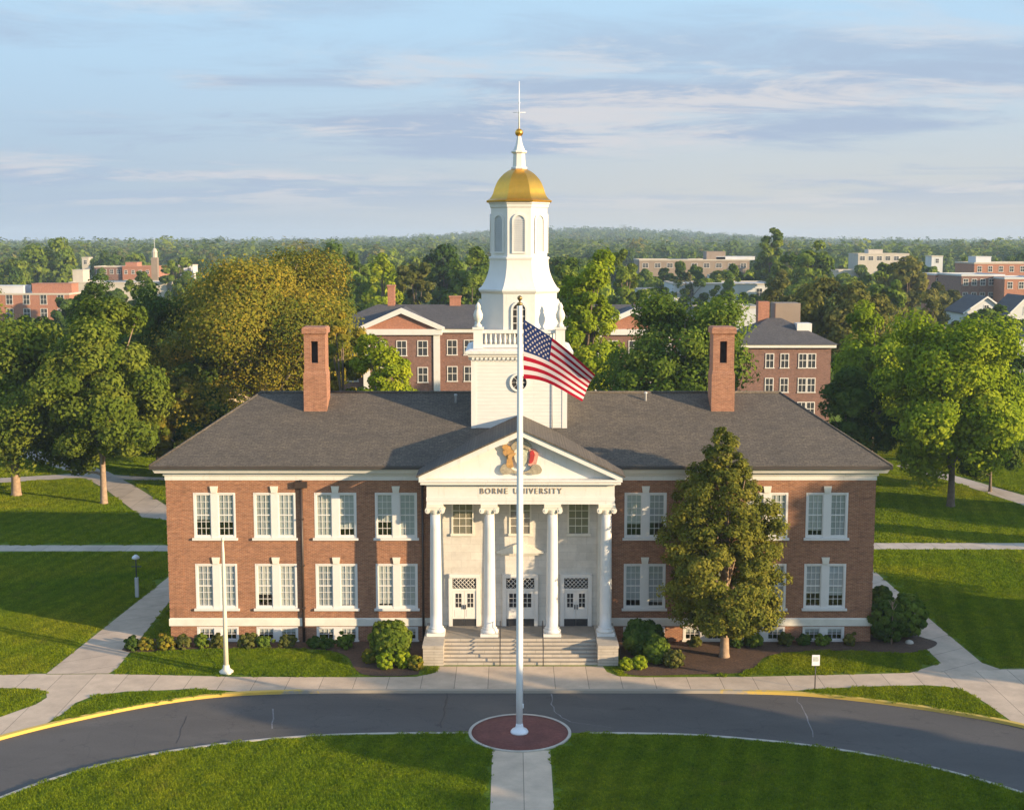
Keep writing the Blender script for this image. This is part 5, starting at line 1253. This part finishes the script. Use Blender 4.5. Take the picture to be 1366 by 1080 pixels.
# ------------------------------------------------------------------ shrubs
def shrub(x, y, w, h, label, kind='mid', seed=1, leaf=.13, n=40, per=120, group=None, name='round_shrub', cat='shrub', z=-.02, loose=.07):
    i_ = np.arange(n)+.5; ph = np.arccos(1-2*i_/n); th = math.pi*(1+5**.5)*i_; gg = np.random.default_rng(seed)
    d = np.stack([np.cos(th)*np.sin(ph), np.sin(th)*np.sin(ph), np.cos(ph)], 1)*(1+loose*gg.normal(size=(n, 1)))
    cl = np.concatenate([d*np.array([w*.40, w*.40, h*.41]), (w*.13*(.8+.4*gg.random(n)))[:, None]], 1); cl[:, 2] += h*.5
    t = empty(name, (x, y, z)); tag(t, label, cat, group)
    link('foliage', leaves_mesh('foliage', cl, per, leaf, seed, [M[LEAFKIND[kind]]], up=.35), t)
    mb = MB()
    for k in range(5):
        a = 1.25*k+seed; mb.tube([(.04*math.cos(a), .04*math.sin(a), 0), (w*.15*math.cos(a), w*.15*math.sin(a), h*.4), (w*.25*math.cos(a), w*.25*math.sin(a), h*.7)], [.03, .02, .008], 5)
    mb.build('stem', M['bark'], t)
x, y = G(520, 884); shrub(x, y+.5, 2.35, 2.25, 'large rounded bright green shrub left of the portico steps', 'leafy', 101, .16, 70, 170)
x, y = G(860, 880); shrub(x, y+.8, 2.3, 2.0, 'large dark rounded shrub right of the portico steps', 'dark', 102, .16, 60, 170)
x, y = G(876, 884); shrub(x, y, 1.5, 1.5, 'lighter green shrub beside the large dark shrub', 'mid', 103, .14, 40)
for i, (px_, py_, w, lab) in enumerate([(493, 884, .85, 'small yellow green shrub at the left foot of the large bright shrub'), (514, 892, 1.0, 'small clipped shrub in front of the large bright shrub'), (538, 890, 1.0, 'small clipped shrub at the right foot of the large bright shrub'), (555, 893, .85, 'small golden shrub nearest the left plinth'),
        (836, 893, .75, 'small clipped shrub nearest the right plinth'), (853, 892, .85, 'small clipped shrub in front of the large dark shrub'), (899, 890, 1.1, 'small loose shrub right of the lighter green shrub')]):
    x, y = G(px_, py_); shrub(x, y, w, w*.95, lab, 'bright' if i in (1, 2, 4, 5) else 'gold' if i in (0, 3) else 'olive', 110+i, .11, 26, 100)
for i, (px_, py_, w, lab, kd) in enumerate([(196, 866, 1.35, 'golden shrub at the left corner of the hall', 'gold'), (217, 867, 1.1, 'second golden shrub close to the left corner of the hall', 'gold'), (181, 866, 1.1, 'dark little shrub outermost at the left corner of the hall', 'dark'),
        (243, 863, 1.2, 'low shrub under the left edge of the outermost left basement window', 'olive'), (268, 863, 1.1, 'green low shrub under the outermost left basement window', 'mid'), (294, 863, .9, 'low shrub just behind the cream pole', 'olive'), (327, 863, 1.2, 'low shrub between the two outermost left basement windows', 'olive'), (354, 863, 1.2, 'low green shrub under the second basement window from the left', 'mid'), (385, 863, 1.2, 'low shrub left of the brown downpipe', 'olive'), (416, 863, 1.1, 'low dark shrub right of the brown downpipe', 'dark'), (440, 864, 1.0, 'low dark shrub under the third basement window from the left', 'dark'), (460, 864, 1.1, 'low green shrub left of the large bright shrub', 'mid'),
        (925, 862, .9, 'low brown shrub behind the conical tree at left', 'olive'), (985, 862, 1.1, 'low dark shrub behind the conical tree trunk', 'dark'), (1003, 862, 1.2, 'low green shrub right of the conical tree trunk', 'mid'), (1048, 860, 1.0, 'low brown shrub between right basement windows', 'olive'), (1076, 860, 1.0, 'low dark shrub under the last right basement window', 'dark'), (1094, 860, 1.1, 'low green shrub under the last right basement window', 'mid'), (1134, 858, 1.0, 'low olive shrub near the right corner of the hall', 'olive')]):
    x, y = G(px_, py_); w *= .72+.025*((i*7) % 9); shrub(x+.15*math.sin(i*2.3), min(y, -.62), w, w*(.7+.04*((i*5) % 7)), lab, kd, 130+i, .11, 26, 100, name='low_shrub', loose=.24)
for i, (px_, py_, w, h, lab, kd) in enumerate([(1182, 856, 2.3, 2.5, 'dark shrub against the right corner of the hall', 'dark'), (1211, 852, 2.2, 2.7, 'upright green shrub beside the right diagonal path', 'mid'), (1196, 850, 2.2, 2.2, 'dark shrub in the middle of the right corner group', 'dark'), (1176, 822, 1.5, 1.9, 'dark shrub behind the right corner group by the path', 'dark')]):
    x, y = G(px_, py_); shrub(x, y+.3, w, h, lab, kd, 170+i, .16, 44, 130)
x, y = G(1189, 859); t = tag(empty('sapling', (x, y, 0)), 'bare thin sapling post standing in front of the right corner shrubs', 'sapling')
mb = MB(); mb.tube([(0, 0, -.1), (.02, 0, 1.2), (0, .02, 2.5)], [.05, .045, .03], 7)
for k in range(5): a = k*1.3; mb.tube([(0, 0, 1.9+.1*k), (.25*math.cos(a), .25*math.sin(a), 2.4+.1*k)], [.02, .006], 4)
mb.build('stem', M['bark_tan'], t)
x, y = G(1213, 858); t = tag(empty('garden_stone', (x, y, 0)), 'small pale stone in the bed by the right diagonal path', 'stone')
mb = MB(); mb.lathe([(.2, -.05), (.25, .06), (.2, .16), (.08, .22)], 0, 0, 9); o = mb.build('stone', M['kerb'], t)

# ------------------------------------------------------------------ the lawn: blades of grass, one mass
def lawn():
    g = np.random.default_rng(17)
    def patch(name, size, n, bw, bh, seed):
        gg = np.random.default_rng(seed); p = (gg.random((n, 2))-.5)*size; a = gg.random(n)*6.283; l = gg.normal(size=(n, 2))*bh*.45; h = bh*(.55+.7*gg.random(n)); w = bw*(.6+.8*gg.random(n))
        v = np.zeros((n, 4, 3)); dx = np.cos(a)*w*.5; dy_ = np.sin(a)*w*.5
        v[:, 0, 0] = p[:, 0]-dx; v[:, 0, 1] = p[:, 1]-dy_; v[:, 1, 0] = p[:, 0]+dx; v[:, 1, 1] = p[:, 1]+dy_
        v[:, 2, 0] = p[:, 0]+l[:, 0]+dx*.6; v[:, 2, 1] = p[:, 1]+l[:, 1]+dy_*.6; v[:, 3, 0] = p[:, 0]+l[:, 0]-dx*.6; v[:, 3, 1] = p[:, 1]+l[:, 1]-dy_*.6
        v[:, 2, 2] = h; v[:, 3, 2] = h
        me = bpy.data.meshes.new(name); me.from_pydata(v.reshape(-1, 3).tolist(), [], [tuple(range(i*4, i*4+4)) for i in range(n)]); me.materials.append(M['blade'])
        at = me.attributes.new('tint', 'FLOAT', 'POINT'); at.data.foreach_set('value', np.repeat(gg.random(n), 4).astype(np.float32))
        o = bpy.data.objects.new(name, me); c = bpy.data.collections.new(name); c.objects.link(o); return c
    cols = [patch('grass_patch', .5, 190, .026, .075, 1), patch('grass_patch_wide', 1.0, 260, .05, .11, 2)]
    polys = [ROAD]+PAVED+[[(-20.2, 0), (20.2, 0), (20.2, 12.4), (-20.2, 12.4)], [(-5.4, -4.4), (5.3, -4.4), (5.3, 0), (-5.4, 0)]]
    boxes = [(min(p[0] for p in q), max(p[0] for p in q), min(p[1] for p in q), max(p[1] for p in q), q) for q in polys]
    def bad(x, y):
        if (x-PLAZA[0])**2+(y-PLAZA[1])**2 < 6: return True
        return any(a <= x <= b and c <= y <= d and inside((x, y), q) for a, b, c, d, q in boxes)
    for k, (st, y0, y1, mg) in enumerate(((.40, -26, 12, .19), (.85, 12, 80, .42))):
        pts = []
        for yy in np.arange(y0, y1, st):
            lim = (yy+74)*.405+7
            for xx in np.arange(-lim, lim, st):
                x, y = xx+g.uniform(-.1, .1), yy+g.uniform(-.1, .1)
                if any(bad(x+a, y+b) for a, b in ((mg, 0), (-mg, 0), (0, mg), (0, -mg))): continue
                pts.append((x, y, 0.0))
        me = bpy.data.meshes.new('grass'); me.from_pydata(pts, [], []); o = link('grass', me)
        tag(o, 'mown green grass of the %s lawns' % ('front and side', 'back')[k], 'grass', None, 'stuff')
        ng = bpy.data.node_groups.new('grass_scatter', 'GeometryNodeTree'); ng.interface.new_socket('Geometry', in_out='INPUT', socket_type='NodeSocketGeometry'); ng.interface.new_socket('Geometry', in_out='OUTPUT', socket_type='NodeSocketGeometry')
        N = ng.nodes; L = ng.links; gi = N.new('NodeGroupInput'); go = N.new('NodeGroupOutput'); ip = N.new('GeometryNodeInstanceOnPoints'); ci = N.new('GeometryNodeCollectionInfo'); ci.inputs['Collection'].default_value = cols[k]
        rv = N.new('FunctionNodeRandomValue'); rv.data_type = 'FLOAT_VECTOR'; rv.inputs[0].default_value = (0, 0, 0); rv.inputs[1].default_value = (0, 0, 6.283)
        sv = N.new('FunctionNodeRandomValue'); sv.data_type = 'FLOAT_VECTOR'; sv.inputs[0].default_value = (.95, .95, .75); sv.inputs[1].default_value = (1.1, 1.1, 1.25)
        L.new(gi.outputs[0], ip.inputs['Points']); L.new(ci.outputs[0], ip.inputs['Instance']); L.new(rv.outputs[0], ip.inputs['Rotation']); L.new(sv.outputs[0], ip.inputs['Scale']); L.new(ip.outputs[0], go.inputs[0])
        md = o.modifiers.new('grass', 'NODES'); md.node_group = ng
        print('grass', len(pts))
lawn()

# ------------------------------------------------------------------ the evening air
def haze():
    mb = MB(); mb.box(-2600, 2600, -82, 5200, -1.5, 62); m = bpy.data.materials.new('haze'); m.use_nodes = True; N = m.node_tree.nodes; L = m.node_tree.links; N.clear()
    out = N.new('ShaderNodeOutputMaterial'); v = N.new('ShaderNodeVolumePrincipled'); L.new(v.outputs[0], out.inputs['Volume'])
    v.inputs['Color'].default_value = (.62, .80, 1.0, 1); v.inputs['Density'].default_value = HAZE; v.inputs['Anisotropy'].default_value = 0.0
    o = mb.build('haze', m); o['kind'] = 'stuff'
HAZE = 0.00018
haze()
